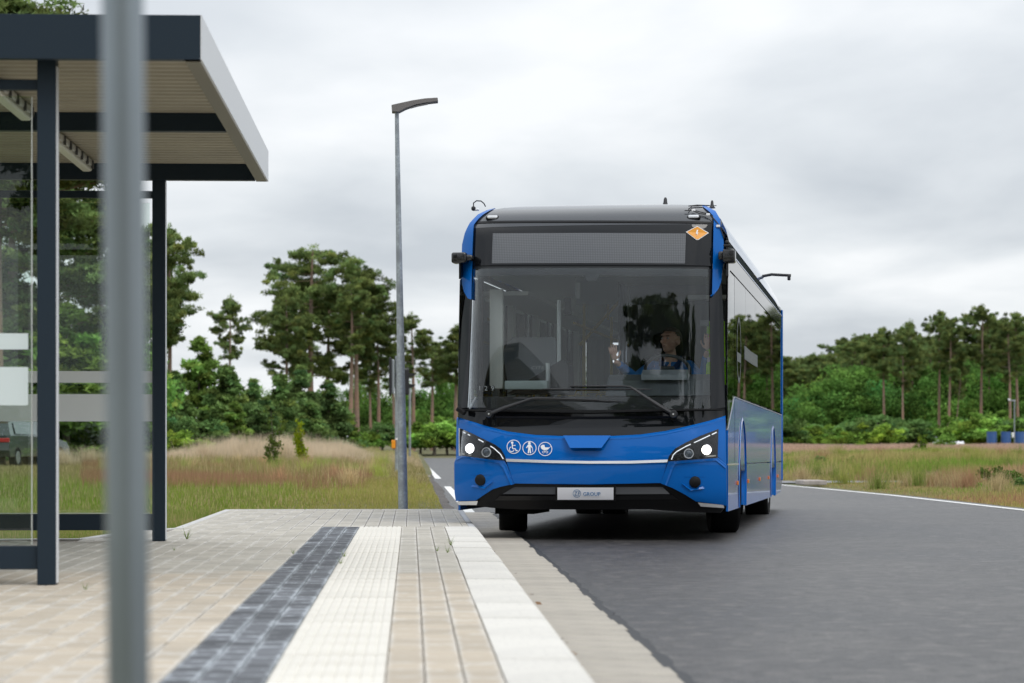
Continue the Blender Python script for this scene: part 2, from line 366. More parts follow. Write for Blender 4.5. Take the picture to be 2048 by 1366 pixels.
lay([(X0+.1127*(i+.5), .1127, YN, YS) for i in range(3)], .225, 'dark_paver', DRK, 290)
# white ribbed guide tiles
WT = mat('white_guide_tile', (.72, .69, .625), .8, spec=.2, noise=[(3, (.67, .635, .565), .45, .7, 4), (55, (.58, .54, .47), .62, .75, 3)], rnd=.03)
wd, ln = XW-XD-.004, .3985; prof = []
nr = 9
for i in range(nr):
    c = -wd/2+(i+.5)*wd/nr; h2 = wd/nr/2
    prof += [(c-h2*.92, -.005), (c-h2*.5, 0), (c+h2*.5, 0), (c+h2*.92, -.005)]
prof = [(-wd/2, -.02), (-wd/2, -.006)]+prof+[(wd/2, -.006), (wd/2, -.02)]
b = MB(); n = len(prof); b.add([(p, y, z) for y in (-ln/2, ln/2) for p, z in prof], [(i, i+1, n+i+1, n+i) for i in range(n-1)]+[tuple(range(n))[::-1], tuple(range(n, 2*n))])
tm = b.mesh(name='guide_tile'); tm.materials.append(WT); y = YS-ln/2
while y > YN:
    o = link('guide_tile', tm, None, pav); o.location = ((XD+XW)/2, y, PLAT+.002+rng.uniform(-.001, .001)); o.rotation_euler = (rng.normal(0, .002), 0, rng.normal(0, .002)); y -= .40
# white bus kerb stones, 1 m each, rounded face toward the road
WK = mat('white_kerb', (.675, .65, .60), .75, spec=.2, noise=[(1.7, (.58, .56, .52), .45, .72, 6), (40, (.44, .42, .40), .58, .75, 3), (.6, (.50, .47, .43), .55, .85, 8)], bump=(120, .2), rnd=.04)
def kerb_mesh(x0, x1, ln, r=.05, name='kerb_stone'):
    p = [(x0, -.25), (x0, 0)]+[(x1-r+r*math.sin(t), -r*.55+r*.55*math.cos(t)) for t in [R(q*15) for q in range(7)]]+[(x1+.01, -.10), (x1+.035, -.135), (x1+.035, -.25)]
    b = MB(); n = len(p); b.add([(u, y, z) for y in (-ln/2, ln/2) for u, z in p], [(i, i+1, n+i+1, n+i) for i in range(n-1)]+[tuple(range(n))[::-1], tuple(range(n, 2*n))])
    return b.mesh(True, 50, name)
km = kerb_mesh(XT+.003, XK, .988); km.materials.append(WK); y = YS-.5-.37
km0 = kerb_mesh(XT+.003, XK, .362); km0.materials.append(WK)
o = link('kerb_stone', km0, None, pav); o.location = (0, YS-.185, PLAT)
while y > 4:
    o = link('kerb_stone', km, None, pav); o.location = (rng.normal(0, .001), y, PLAT+rng.uniform(-.0015, .0015)); y -= 1.0
kg = kerb_mesh(.525, XK-.01, .985, .03); kg.materials.append(CONC)
for i in range(5):
    o = link('kerb_stone', kg, None, pav, label='grey kerb stone beyond the white ones'); o.location = (0, YS+.52+i*1.0, PLAT-.002)
kg2 = kerb_mesh(.525, XK-.01, .44, .03); kg2.materials.append(CONC); o = link('kerb_stone', kg2, None, pav, label='short grey kerb stone at the far corner'); o.location = (0, YE-.22, PLAT-.002)
# edging stones round the back of the platform
EDG = mat('edging', (.56, .55, .53), .8, noise=(7, (.45, .44, .42), .4, .7))
pts = [(.52, YE+.04), (-2.06, YE+.04), (-2.06, 21.55), (-2.40, 20.7), (-2.60, 19.2), (-6.4, 18.8)]
for (x0, y0), (x1, y1) in zip(pts[:-1], pts[1:]):
    L = math.hypot(x1-x0, y1-y0); n = max(1, round(L/1.0)); a = math.atan2(y1-y0, x1-x0)
    for i in range(n):
        t = (i+.5)/n; o = MB().bbox(-L/n/2+.003, L/n/2-.003, -.04, .04, -.2, .004, .008).build('edging_stone', EDG, pav); o.location = (x0+(x1-x0)*t, y0+(y1-y0)*t, PLAT); o.rotation_euler = (0, 0, a)
# concrete gutter slabs
gut = tag(MB().box(XK+.0, 1.02, 4, 31.15, -.1, -.004).build('gutter', MORTAR), kind='structure')
GC = mat('gutter_concrete', (.40, .365, .31), .8, noise=[(5, (.33, .30, .26), .4, .68, 5), (90, (.5, .46, .4), .58, .7, 2)], bump=(70, .4), rnd=.07)
for i in range(84):
    y = 4+i*.325; wr = rng.uniform(-.012, .022)
    o = MB().bbox(XK+.037, 1.03+wr, -.159, .159, -.05, .010, .004, seg=1).build('gutter_slab', GC, gut); o.location = (0, y, rng.uniform(-.001, .001))
# tar seam
b = MB(); vs = []
for i in range(220):
    y = 4+i*.125; e_ = 1.045+rng.uniform(-.004, .012); vs += [(1.015, y, .0045), (e_+.022+rng.uniform(0, .018), y, .0045)]
b.add(vs, [(2*i, 2*i+1, 2*i+3, 2*i+2) for i in range(219)]); b.build('tar_seam', mat('tar', (.022, .023, .026), .6), kind='structure')

# ------------------------------------------------------------------ shelter
NAVY = mat('navy_powder_coat', (.012, .024, .038), .5, spec=.3, bump=(400, .05), bevel=.004)
SILV = mat('silver_powder_coat', (.70, .72, .75), .45, bevel=.004)
SOFF = mat('soffit_sheet', (.42, .38, .29), .55, noise=(2, (.36, .325, .25), .4, .7))
SG = glass('shelter_glass', (.92, .965, .94), 1.42)
sh = empty('bus_shelter', (-2.5, 12.8, PLAT), label='dark framed glass bus shelter with a flat overhanging roof on the paved platform', cat='bus shelter')
def S_(name, b, m, parent=sh, **k):
    o = b.build(name, m, parent, **k)
    me = o.data; me.transform(Matrix.Translation((2.5, -12.8, -PLAT))) if parent is sh else me.transform(Matrix.Translation((2.5, -12.8, -PLAT)))
    return o
ZU = CAMH+2.02      # underside of fascia
XR, YN0, YF0 = -1.105, 12.83, 18.80
S_('roof_fascia', MB().box(-6.2, XR-.006, YN0, YN0+.06, ZU, ZU+.235), NAVY)
S_('roof_fascia', MB().box(-6.2, XR-.10, YF0-.08, YF0, ZU, ZU+.13), NAVY)
o = S_('roof_edge_trim', MB().prism([(XR-.093, ZU), (XR, ZU), (XR, ZU+.237), (XR-.012, ZU+.237), (XR-.012, ZU+.012), (XR-.093, ZU+.012)], 1, YN0+.001, YF0+.02), SILV)
lip = S_('roof_soffit_lip', MB().box(XR-.092, XR-.013, YN0+.062, YF0, ZU-.003, ZU+.0+.008), mat('lip', (.17, .155, .115), .5))
for yb in (15.86,): S_('roof_beam', MB().box(-6.2, XR-.10, yb-.08, yb, ZU, ZU+.118), NAVY)
S_('roof_sheet', MB().box(-6.2, XR-.02, YN0+.06, YF0+.01, ZU+.19, ZU+.225), mat('roof_membrane', (.3, .3, .3), .8))
# trapezoidal soffit ribs running across
b = MB(); p = []; y = YN0+.07
while y < YF0-.02:
    p += [(y, ZU+.118), (y+.055, ZU+.118), (y+.075, ZU+.135), (y+.13, ZU+.135), (y+.15, ZU+.118)]; y += .15
vs = []; [vs.extend([(-6.2, a, z), (XR-.10, a, z)]) for a, z in p]
b.add(vs, [(2*i, 2*i+1, 2*i+3, 2*i+2) for i in range(len(p)-1)]); S_('soffit_sheet', b, SOFF)
for yb in (YN0+.17, 18.75):
    for xb in (-1.945, -3.9):
        S_('post', MB().bbox(xb-.05, xb+.05, yb-.002, yb+.10, PLAT, ZU+.117, .006), NAVY)
        S_('post_skylit_side', MB().box(xb+.0505, xb+.0525, yb+.006, yb+.094, PLAT+.01, ZU-.01), SILV)  # strip in trim silver paints the skylight on the post's right face
for yb in (YN0+.20, 18.78):
    S_('rail', MB().bbox(-3.85, -1.996, yb, yb+.05, CAMH-.682, CAMH-.556, .004), NAVY)
    S_('rail', MB().bbox(-3.85, -1.996, yb, yb+.05, CAMH+1.885, CAMH+1.94, .004), NAVY)
    g = S_('glass_pane', MB().box(-3.8, -2.02 if yb > 15 else -2.035, yb+.02, yb+.03, CAMH-.55, CAMH+1.85), SG)
    fr = mat('frosted_film', (.80, .83, .83), .55) if yb > 15 else mat('frosted_film_near', (.66, .745, .75), .4)
    D = yb
    if yb > 15:
        for (z0, z1) in ((884-766, 884-743), (884-843, 884-789)):
            S_('film_stripe', MB().box(-3.7, gx(311, D)[0], yb+.016, yb+.019, CAMH+z0*D/FPX, CAMH+z1*D/FPX), fr, g)
        S_('glass_edge', MB().box(-3.8, -2.02, yb+.018, yb+.032, CAMH-.553, CAMH-.548), mat('glass_edge', (.75, .8, .76), .3), g)
    else:
        for (z0, z1) in ((884-700, 884-668), (884-811, 884-735)):
            S_('film_stripe', MB().box(-3.7, gx(61, D)[0], yb+.016, yb+.019, CAMH+z0*D/FPX, CAMH+z1*D/FPX), fr, g)
S_('glass_edge', MB().box(gx(69.4, 13.04)[0]-.004, gx(69.4, 13.04)[0], 13.048, 13.062, CAMH-.55, CAMH+1.85), MATS['glass_edge'], sh)
S_('hinge_bracket', MB().box(gx(216, 18.7)[0], gx(232, 18.7)[0], 18.76, 18.775, CAMH+(884-417)*18.7/FPX, CAMH+1.885), NAVY)
# fluorescent fittings under the soffit
for y0, y1 in ((13.9, 15.55), (16.75, 18.45)):
    xc = -2.45; f_ = S_('ceiling_light', MB().bbox(xc-.05, xc+.05, y0, y1, ZU+.055, ZU+.112, .018, seg=3), mat('light_housing', (.55, .54, .50), .45))
    S_('light_diffuser', MB().bbox(xc-.04, xc+.04, y0+.03, y1-.03, ZU+.025, ZU+.07, .02, seg=3), mat('light_diffuser', (.78, .77, .70), .3), f_)
    for i in range(6): yc = y0+.12+i*(y1-y0-.24)/5; S_('light_clip', MB().box(xc+.045, xc+.062, yc-.012, yc+.012, ZU+.04, ZU+.10), mat('clip_steel', (.08, .08, .08), .5), f_)

# ------------------------------------------------------------------ foreground pole, lamp, signals
GALV = mat('galvanised_steel', (.33, .36, .38), .42, metal=.55, noise=[(35, (.42, .46, .48), .45, .6, 3), (6, (.27, .29, .31), .45, .65, 3)], bump=(60, .15))
GALVP = mat('brushed_pole', (.30, .34, .37), .34, metal=.7, noise=(2, (.24, .27, .29), .35, .7))
x_, y_ = gx(262, 3.45)
pm = MB(); pm.lathe([(.0, 0), (.0302, 0), (.0302, 4.0), (0, 4.0)], 32)
pl = pm.build('sign_pole', GALVP, None, True, label='blurred galvanised pole standing close in front, left of the picture', cat='pole'); pl.location = (x_, y_, PLAT); pl.rotation_euler = (0, R(-.5), 0)
DLP = 27.9; lx, ly = gx(806.7, DLP); lb = empty('street_lamp', (lx, ly, .05), label='tall galvanised lamp post with a curved flat head just beyond the paving', cat='street lamp')
hp = (884-222)*DLP/FPX+CAMH-.05; tx = gx(793.5, DLP)[0]-lx
MB().tube([(0, 0, -.1), (tx*.5, 0, hp*.5), (tx, 0, hp)], [.058, .041, .0235], 20).build('pole', GALV, lb, True)
sx = DLP/FPX; hd = []
top = [(783, 212), (800, 208), (825, 202.5), (850, 198.5), (875, 196.8)]; bot = [(784, 225), (798, 225.5), (812, 218), (832, 211), (852, 207), (876, 204)]
poly = [((px-793.5)*sx+tx, (884-py)*sx+CAMH-.05) for px, py in top+bot[::-1]]
b = MB(); b.prism(poly, 1, -.09, .09)
b.build('lamp_head', mat('lamp_grey', (.17, .155, .145), .5, bevel=.01), lb)
MB().prism([((px-793.5)*sx+tx, (884-py)*sx+CAMH-.05) for px, py in ((822, 214), (835, 210.6), (856, 206.8), (856, 207.6), (836, 211.6), (822, 215.6))], 1, -.07, .07).build('lamp_lens', mat('lens_dark', (.03, .03, .03), .15), lb)
# traffic signal behind the lamp
DT = 64; BLK = mat('matte_black', (.012, .012, .014), .55)
tx0, ty0 = gx(794, DT); ts = empty('traffic_signal', (tx0, ty0, .05), label='pedestrian traffic signal on a grey pole behind the lamp post, with an orange push button', cat='traffic signal')
k = DT/FPX; H_ = lambda py: (884-py)*k+CAMH-.05
MB().tube([(0, 0, -.1), (0, 0, H_(712))], .055, 14).build('pole', GALV, ts, True)
hb = MB(); hb.bbox(-16*k, -11*k, -.28, .28, H_(792), H_(715), .03); hb.build('signal_backplate', BLK, ts)
sb = MB(); sb.bbox(-11*k, -5*k, -.15, .15, H_(788), H_(719), .03); sb = sb.build('signal_housing', mat('signal_grey', (.30, .33, .35), .5), ts)
hd = MB().bbox(8*k, 24*k, -.14, .14, H_(790), H_(738), .03).build('signal_head', BLK, ts)
for py in (746, 768):
    MB().prism([(24*k, H_(py)), (37*k, H_(py+1)), (33*k, H_(py+6)), (24*k, H_(py+9))], 1, -.12, .12).build('hood', BLK, hd)
MB().bbox(-11*k, -3*k, -.10, -.02, H_(897), H_(880), .02).build('push_button', mat('signal_orange', (.85, .30, .01), .4), ts)
MB().bbox(-3*k, 4*k, -.065, -.05, H_(880), H_(876), .004).build('button_label', mat('white_plastic', (.8, .8, .8), .4), ts)
tx1, ty1 = gx(819.5, 100); MB().tube([(0, 0, -.2), (0, 0, (884-770)*100/FPX+CAMH)], .05, 10).build('thin_pole', GALV, None, True, label='thin grey pole seen just right of the lamp post, in the verge by the road', cat='pole').location = (tx1, ty1, 0)

# ------------------------------------------------------------------ BUS
D0 = 22.6; YAW = -R(11.39); PIT = -.0055
AX = Vector((math.cos(YAW), math.sin(YAW), 0)); AY = Vector((-math.sin(YAW)*math.cos(PIT), math.cos(YAW)*math.cos(PIT), math.sin(PIT))); AZ = AX.cross(AY)
O_ = at(1182, HOR, D0); O_.z = 0.0
BM = Matrix(((AX.x, AY.x, AZ.x, O_.x), (AX.y, AY.y, AZ.y, O_.y), (AX.z, AY.z, AZ.z, O_.z), (0, 0, 0, 1)))
BI = BM.inverted(); CL = BI@CAM
def lray(px, py): return BI.to_3x3()@ray(px, py)
def hit(px, py, n, c): d = lray(px, py); t = (c-CL[n])/d[n]; return CL+d*t
PR = [(-.5, .10), (.25, .10), (.40, .03), (.55, .0), (.75, -.01), (.98, .03), (1.05, .055), (1.30, .085), (2.0, .17), (2.52, .245), (2.80, .30), (2.95, .345), (3.04, .42), (3.11, .52), (3.155, .64), (3.185, .78), (3.20, .95), (3.215, 1.3)]
def prof_(z):
    if z >= PR[-1][0]: return PR[-1][1]+(z-PR[-1][0])*30
    for i in range(len(PR)-1):
        if z <= PR[i+1][0]:
            (a, ya), (c, yc) = PR[i], PR[i+1]; h = c-a
            mA = ((yc-ya)/h if i == 0 else (yc-PR[i-1][1])/(c-PR[i-1][0])); mC = ((PR[i+2][1]-ya)/(PR[i+2][0]-a) if i+2 < len(PR) else (yc-ya)/h)
            t = max((z-a)/h, 0); return (2*t**3-3*t*t+1)*ya+(t**3-2*t*t+t)*h*mA+(-2*t**3+3*t*t)*yc+(t**3-t*t)*h*mC
def SF(x, z):
    ax = abs(x); bow = .055*ax*ax + (.16*((ax-.85)/.425)**2.4 if ax > .85 else 0)
    return prof_(z)+bow-.25
def P2(px, py, off=0.):
    d = lray(px, py); t0 = (-.6-CL.y)/d.y; t1 = (2.5-CL.y)/d.y
    g = lambda t: (CL.y+d.y*t)-(SF(CL.x+d.x*t, CL.z+d.z*t)-off)
    n = 60; prev = t0
    for i in range(1, n+1):
        t = t0+(t1-t0)*i/n
        if g(t) >= 0:
            a, c = prev, t
            for _ in range(22):
                m = (a+c)/2
                if g(m) >= 0: c = m
                else: a = m
            p = CL+d*c; return p.x, p.z
        prev = t
    p = CL+d*t1; return p.x, p.z
def px_(pts): return [P2(*p) for p in pts]
bus = bpy.data.objects.new('bus', None); COL.objects.link(bus); bus.matrix_world = BM
tag(bus, 'blue electric city bus with dark windscreen, pulling up along the white kerb', 'bus')
BLUE = mat('bus_blue', (.0, .122, .47), .35, coat=.40, spec=.10, noise=(1.2, (.0, .114, .44), .4, .7), bevel=.006)
BLUE2 = mat('bus_blue_side', (.0, .13, .52), .20, coat=.5, spec=.25); BLUE3 = mat('bus_blue_roof', (.0, .115, .48), .16, coat=1., spec=.6)
GBLK = mat('gloss_black', (.006, .007, .009), .25, coat=.8, spec=.0)
SBLK = mat('satin_black', (.008, .008, .009), .42, spec=.22, bevel=.004)
RUB = mat('rubber', (.007, .007, .007), .8, spec=.15)
CHR = mat('bright_trim', (.82, .82, .83), .22, metal=.7)
BW = mat('bus_white', (.86, .86, .87), .35)
def fsheet(name, poly, off, thick, m, parent=bus, cell=.07, conv=True, ang=40, **k):
    pts = px_(poly) if conv else poly
    xs_ = [p[0] for p in pts]; zs_ = [p[1] for p in pts]; cx, x = [], math.floor(min(xs_)/cell)*cell
    while x < max(xs_)+cell: cx.append(x); x += cell*(1 if abs(x) < .8 else .5)
    cz, z = [], math.floor(min(zs_)/cell)*cell
    while z < max(zs_)+cell: cz.append(z); z += cell*(1 if z < 2.8 else .25)
    def clip(P_, ax, c, keep_less):
        o_ = []
        for a_, b_ in zip(P_, P_[1:]+P_[:1]):
            ia, ib = (a_[ax] <= c) == keep_less or a_[ax] == c, (b_[ax] <= c) == keep_less or b_[ax] == c
            if ia: o_.append(a_)
            if ia != ib: t = (c-a_[ax])/(b_[ax]-a_[ax]); q_ = [a_[0]+(b_[0]-a_[0])*t, a_[1]+(b_[1]-a_[1])*t]; q_[ax] = c; o_.append(tuple(q_))
        return o_
    vid = {}; vl = []; f = []
    def V_(p):
        k = (round(p[0], 5), round(p[1], 5))
        if k not in vid: vid[k] = len(vl); vl.append(p)
        return vid[k]
    for tri in tessellate_polygon([[Vector((a_, c_, 0)) for a_, c_ in pts]]):
        T = [tuple(pts[q_]) for q_ in tri]; tx = [p[0] for p in T]
        for x0, x1 in zip(cx[:-1], cx[1:]):
            if x1 < min(tx) or x0 > max(tx): continue
            S1 = clip(clip(T, 0, x0, False), 0, x1, True)
            if len(S1) < 3: continue
            sz = [p[1] for p in S1]
            for z0, z1 in zip(cz[:-1], cz[1:]):
                if z1 < min(sz) or z0 > max(sz): continue
                S2 = clip(clip(S1, 1, z0, False), 1, z1, True); ids = []
                for p in S2:
                    q_ = V_(p)
                    if q_ not in ids: ids.append(q_)
                if len(ids) >= 3:
                    ar = sum(vl[a_][0]*vl[c_][1]-vl[c_][0]*vl[a_][1] for a_, c_ in zip(ids, ids[1:]+ids[:1]))
                    if abs(ar) > 1e-9: f.append(tuple(ids) if ar > 0 else tuple(ids[::-1]))
    nV = len(vl); fo = off if callable(off) else (lambda x, z: off)
    v = [(x, SF(x, z)-fo(x, z), z) for x, z in vl]; v += [(a, c+thick, d) for a, c, d in v]
    ed = {}
    for q_ in f:
        for a_, c_ in zip(q_, q_[1:]+q_[:1]): ed[(a_, c_)] = 1
    sd_ = [(a_, c_, c_+nV, a_+nV) for (a_, c_) in ed if (c_, a_) not in ed]; f2 = [tuple(i+nV for i in reversed(q)) for q in f]
    b = MB(); b.add(v, f+f2+sd_)
    return b.build(name, m, parent, True, ang, **k)
def fribbon(name, ta, tb, oa, ob, m, parent=bus, n=5, **k):
    """strip on the front surface between two pixel polylines with their own offsets"""
    def dens(p):
        r = []
        for (a, b_) in zip(p[:-1], p[1:]):
            for i in range(n): r.append((a[0]+(b_[0]-a[0])*i/n, a[1]+(b_[1]-a[1])*i/n))
        return r+[p[-1]]
    A, B = dens(ta), dens(tb); vs = []
    for (a, b_) in zip(A, B):
        for p, o in ((a, oa), (b_, ob)):
            x, z = P2(*p); vs.append((x, SF(x, z)-o, z))
    b = MB(); b.add(vs, [(2*i, 2*i+1, 2*i+3, 2*i+2) for i in range(len(A)-1)])
    return b.build(name, m, parent, True, 60, **k)
def fdecal(name, shapes, off, m, parent=bus, **k):
    """flat print: list of polygons / ('s', pts, width) strokes / ('r', cx, cy, r, w) rings / ('d', cx, cy, r) discs in photo pixels"""
    b = MB()
    def put(pts, tris):
        vs = []
        for p in pts:
            x, z = P2(*p); vs.append((x, SF(x, z)-off, z))
        b.add(vs, tris)
    for s in shapes:
        if s[0] == 's':
            P = s[1]; w2 = s[2]/2
            for a, c in zip(P[:-1], P[1:]):
                dx, dy = c[0]-a[0], c[1]-a[1]; L = math.hypot(dx, dy) or 1; nx_, ny_ = -dy/L*w2, dx/L*w2
                put([(a[0]+nx_, a[1]+ny_), (c[0]+nx_, c[1]+ny_), (c[0]-nx_, c[1]-ny_), (a[0]-nx_, a[1]-ny_)], [(0, 1, 2, 3)])
        elif s[0] == 'r':
            _, cx, cy, r, w_ = s; n = 36; pts = []
            for i in range(n): t = 2*math.pi*i/n; pts += [(cx+r*math.cos(t), cy+r*math.sin(t)), (cx+(r-w_)*math.cos(t), cy+(r-w_)*math.sin(t))]
            put(pts, [(2*i, 2*((i+1) % n), 2*((i+1) % n)+1, 2*i+1) for i in range(n)])
        elif s[0] == 'd':
            _, cx, cy, r = s; n = 20; put([(cx+r*math.cos(2*math.pi*i/n), cy+r*math.sin(2*math.pi*i/n)) for i in range(n)], [tuple(range(n))])
        else:
            tr = tessellate_polygon([[Vector((p[0], p[1], 0)) for p in s[1]]]); put(s[1], [tuple(t) for t in tr])
    return b.build(name, m, parent, **k)
def loc(px, py, y): p = hit(px, py, 1, y); return p

# --- front skins
WSG = glass('windscreen_glass', (.93, .955, .96), 1.46, .006)
ws = fsheet('windscreen', [(946, 538), (1417, 538), (1419, 700), (1421, 817), (1180, 820), (935, 815), (937, 780), (943, 640)], .0, .006, WSG, conv=True)
fsheet('windscreen_surround', [(946, 530), (1418, 530), (1418, 553), (1243, 551), (1200, 550), (1192, 561), (1174, 561), (1166, 550), (1100, 550), (990, 551), (946, 553)], -.012, .004, mat('ceramic_frit', (.02, .023, .027), .4))
fsheet('corner_pillar', [(931, 590), (945, 538), (942, 640), (936, 780), (934, 815), (915, 818), (918, 740), (924, 640)], .0, .03, GBLK)
fsheet('corner_pillar', [(1418.5, 538), (1441, 538), (1447, 640), (1450, 815), (1422, 818), (1420, 700)], .0, .03, GBLK)
hdr = fsheet('header_panel', [(944, 449), (1426, 449), (1424, 532), (946, 532)], .004, .02, GBLK)
fsheet('header_trim', [(944, 444), (1426, 444), (1426, 448), (944, 448)], .012, .02, SBLK)
fsheet('header_gap', [(940, 530), (1424, 530), (1424, 540), (942, 540)], -.015, .02, RUB)
DSP = bpy.data.materials.new('led_display'); DSP.use_nodes = True; n, l = nodes(DSP); bb = n['Principled BSDF']; bb.inputs['Roughness'].default_value = .2; bb.inputs['Coat Weight'].default_value = 1
t_ = n.new('ShaderNodeTexCoord'); mp_ = n.new('ShaderNodeMapping'); mp_.inputs['Scale'].default_value = (62, 62, 62); l.new(t_.outputs['Object'], mp_.inputs[0])
vo = n.new('ShaderNodeTexVoronoi'); vo.inputs['Randomness'].default_value = 0; vo.inputs['Scale'].default_value = 1; vo.voronoi_dimensions = '2D'
sp_ = n.new('ShaderNodeSeparateXYZ'); cb_ = n.new('ShaderNodeCombineXYZ'); l.new(mp_.outputs[0], sp_.inputs[0]); l.new(sp_.outputs[0], cb_.inputs[0]); l.new(sp_.outputs[2], cb_.inputs[1]); l.new(cb_.outputs[0], vo.inputs['Vector'])
rp = n.new('ShaderNodeValToRGB'); rp.color_ramp.elements[0].position = .3; rp.color_ramp.elements[0].color = (.11, .115, .125, 1); rp.color_ramp.elements[1].position = .42; rp.color_ramp.elements[1].color = (.055, .06, .068, 1)
l.new(vo.outputs['Distance'], rp.inputs[0]); l.new(rp.outputs[0], bb.inputs['Base Color'])
fsheet('destination_display', [(986, 467), (1372, 467), (1370, 527), (984, 527)], .008, .004, DSP, hdr)
# roof cap
def RZ(x):   # roof cross-section height
    return float(np.interp(abs(x), RXS, RZS))
RPT = [(0, 3.205), (.4, 3.20), (.7, 3.188), (.9, 3.168), (1.02, 3.140), (1.12, 3.090), (1.19, 3.010), (1.24, 2.910), (1.268, 2.80)]
RXS = [p[0] for p in RPT]; RZS = [p[1] for p in RPT]
capx = [i*.06 for i in range(-20, 21)]
b = MB(); nc = 12; vs = []
for x in capx:
    zt = min(RZ(x), 3.20)-.002
    for j in range(nc+1): z = 2.952+(zt-2.952)*(1-(1-j/nc)**1.6); vs.append((x, SF(x, z)-.006, z))
b.add(vs, [(i*(nc+1)+j, (i+1)*(nc+1)+j, (i+1)*(nc+1)+j+1, i*(nc+1)+j+1) for i in range(len(capx)-1) for j in range(nc)])
b.build('roof_cap', mat('roof_cap_grey', (.035, .038, .044), .12, coat=.6), bus, True, 60)
# roof skin
b = MB(); prf = []
for i in range(41):
    t = i/40*2-1; x = 1.275*math.sin(t*math.pi/2)**1; prf.append((x, RZ(x)))
prf = [(-a, c) for a, c in RPT[::-1]]+RPT[1:]; ysn = [0, .5, 1.5, 3, 5, 7, 9, 10.4, 10.8, 10.95]; vs = []
for j, y in enumerate(ysn):
    for x, z in prf:
        if j == 0: yv = min(SF(x, z), .95)
        else: yv = max(y, min(SF(x, z), .95)+.02*j)
        zz = z-(.0 if y < 10.4 else (.10 if y > 10.9 else .03))
        vs.append((x*(.985 if y > 10.9 else 1), yv, zz))
np_ = len(prf); b.add(vs, [(j*np_+i, j*np_+i+1, (j+1)*np_+i+1, (j+1)*np_+i) for j in range(len(ysn)-1) for i in range(np_-1)])
b.build('roof', BLUE3, bus, True, 60)
# blue ears on both upper corners
for s_ in (-1, 1):
    k_ = 0 if s_ < 0 else -.025
    ep = [(1.155+k_, 2.985), (1.155+k_, 2.6), (1.150+k_, 2.262), (1.19+k_, 2.275), (1.235, 2.34), (1.262, 2.42), (1.274, 2.6), (1.276, 2.80), (1.250, 2.91), (1.205, 3.01), (1.135, 3.095), (1.05, 3.145), (.99, 3.165), (1.02, 3.135), (1.08, 3.085), (1.12, 3.04)]
    if s_ > 0: ep = [(x-(.055 if x > 1.15 and z < 2.95 else .02 if x > 1.15 else 0), z) for x, z in ep]
    fsheet('corner_fin', [(s_*x, z) for x, z in ep], .03, .05, BLUE, cell=.05, conv=False)
# lower black panel, wiper cowl and seam
fsheet('cowl_panel', [(917, 822), (1180, 822), (1449, 820), (1450, 836), (1400, 850), (1352, 863), (1290, 870), (1180, 874), (1070, 872), (1005, 864), (955, 850), (915, 838)], -.03, .02, GBLK)
fsheet('cowl_ledge', [(917, 818), (1180, 821), (1449, 817), (1449, 820), (1180, 826), (917, 822)], .008, .03, SBLK)
fribbon('cowl_crease', [(990, 832), (1180, 833), (1340, 832)], [(990, 836), (1180, 838), (1340, 836)], -.004, -.02, SBLK)
# blue front
TOP = [(913, 834), (940, 842), (975, 853), (1015, 863), (1070, 870), (1125, 872), (1180, 872.5), (1222, 872), (1280, 869), (1330, 862), (1380, 851), (1420, 841), (1451, 831)]
low = [(1452, 929), (1436, 914), (1336, 921.5), (1180, 925), (1013, 920), (922, 911), (912, 918)]
fu = fsheet('front_panel', [(x, y+3.5) for x, y in TOP]+low, .0, .03, BLUE)
fribbon('front_panel_chamfer', TOP, [(x, y+7) for x, y in TOP], -.027, .003, BLUE, n=3)
fsheet('bumper_centre', [(1013, 923), (1180, 928), (1335, 924.5), (1323, 966), (1180, 969), (1028, 967)], .004, .03, BLUE)
fribbon('front_trim_strip', [(1012, 917.5), (1100, 920.6), (1180, 922), (1260, 921.6), (1336, 919)], [(1013, 923), (1100, 926), (1180, 927.2), (1260, 927), (1335, 924.4)], .012, .016, CHR)
LB = [(912, 918), (922, 911), (1005, 922), (1013, 930), (1027, 968), (1000, 974), (985, 979), (968, 990), (952, 1001), (912, 1002), (909.5, 985), (909, 925)]
RB = [(1337, 923), (1435, 916), (1453, 931), (1454, 1012), (1440, 1009), (1392, 1003), (1370, 989), (1345, 976), (1322, 967)]
fsheet('bumper_corner', LB, .012, .04, BLUE); fsheet('bumper_corner', RB, .012, .04, BLUE)
fribbon('bumper_shoulder', [(913, 913), (925, 909), (1008, 919), (1014, 930), (1029, 968)], [(912, 921), (925, 915), (999, 927), (1007, 936), (1022, 970)], .0, .022, BLUE)
fribbon('bumper_shoulder', [(1326, 968), (1340, 930), (1343, 921), (1435, 914), (1454, 930)], [(1334, 971), (1347, 935), (1352, 928), (1432, 921), (1452, 937)], .0, .022, BLUE)
for cx, cy, s in ((961.5, 960, 1), (1390, 964, -1)):
    so_ = fribbon('bumper_scoop', [(cx-20*s, cy-10), (cx+22*s, cy-10)], [(cx-17*s, cy-6), (cx+17*s, cy-6)], .014, -.008, BLUE)
    fribbon('scoop_sill', [(cx-15*s, cy+8), (cx+10*s, cy+12), (cx+24*s, cy+3)], [(cx-19*s, cy+13), (cx+8*s, cy+17), (cx+26*s, cy+3)], .006, .026, BLUE)
    x, z = P2(cx, cy); M_ = Matrix.Translation((x, SF(x, z)-.015, z))@Matrix.Rotation(R(90), 4, 'X')
    MB().lathe([(.054, -.02), (.054, .004), (.049, .014), (.03, .022), (0, .025)], 24, M_).build('tow_eye_cover', SBLK, bus, True)
# hood pocket
fsheet('charge_flap', [(1127, 871), (1222, 871), (1205, 896), (1142, 896)], lambda x, z: .006+.05*(1.02-z)/.12, .02, BLUE)
fribbon('flap_lip', [(1139, 897), (1207, 897)], [(1146, 901), (1200, 901)], .0, .012, BLUE)
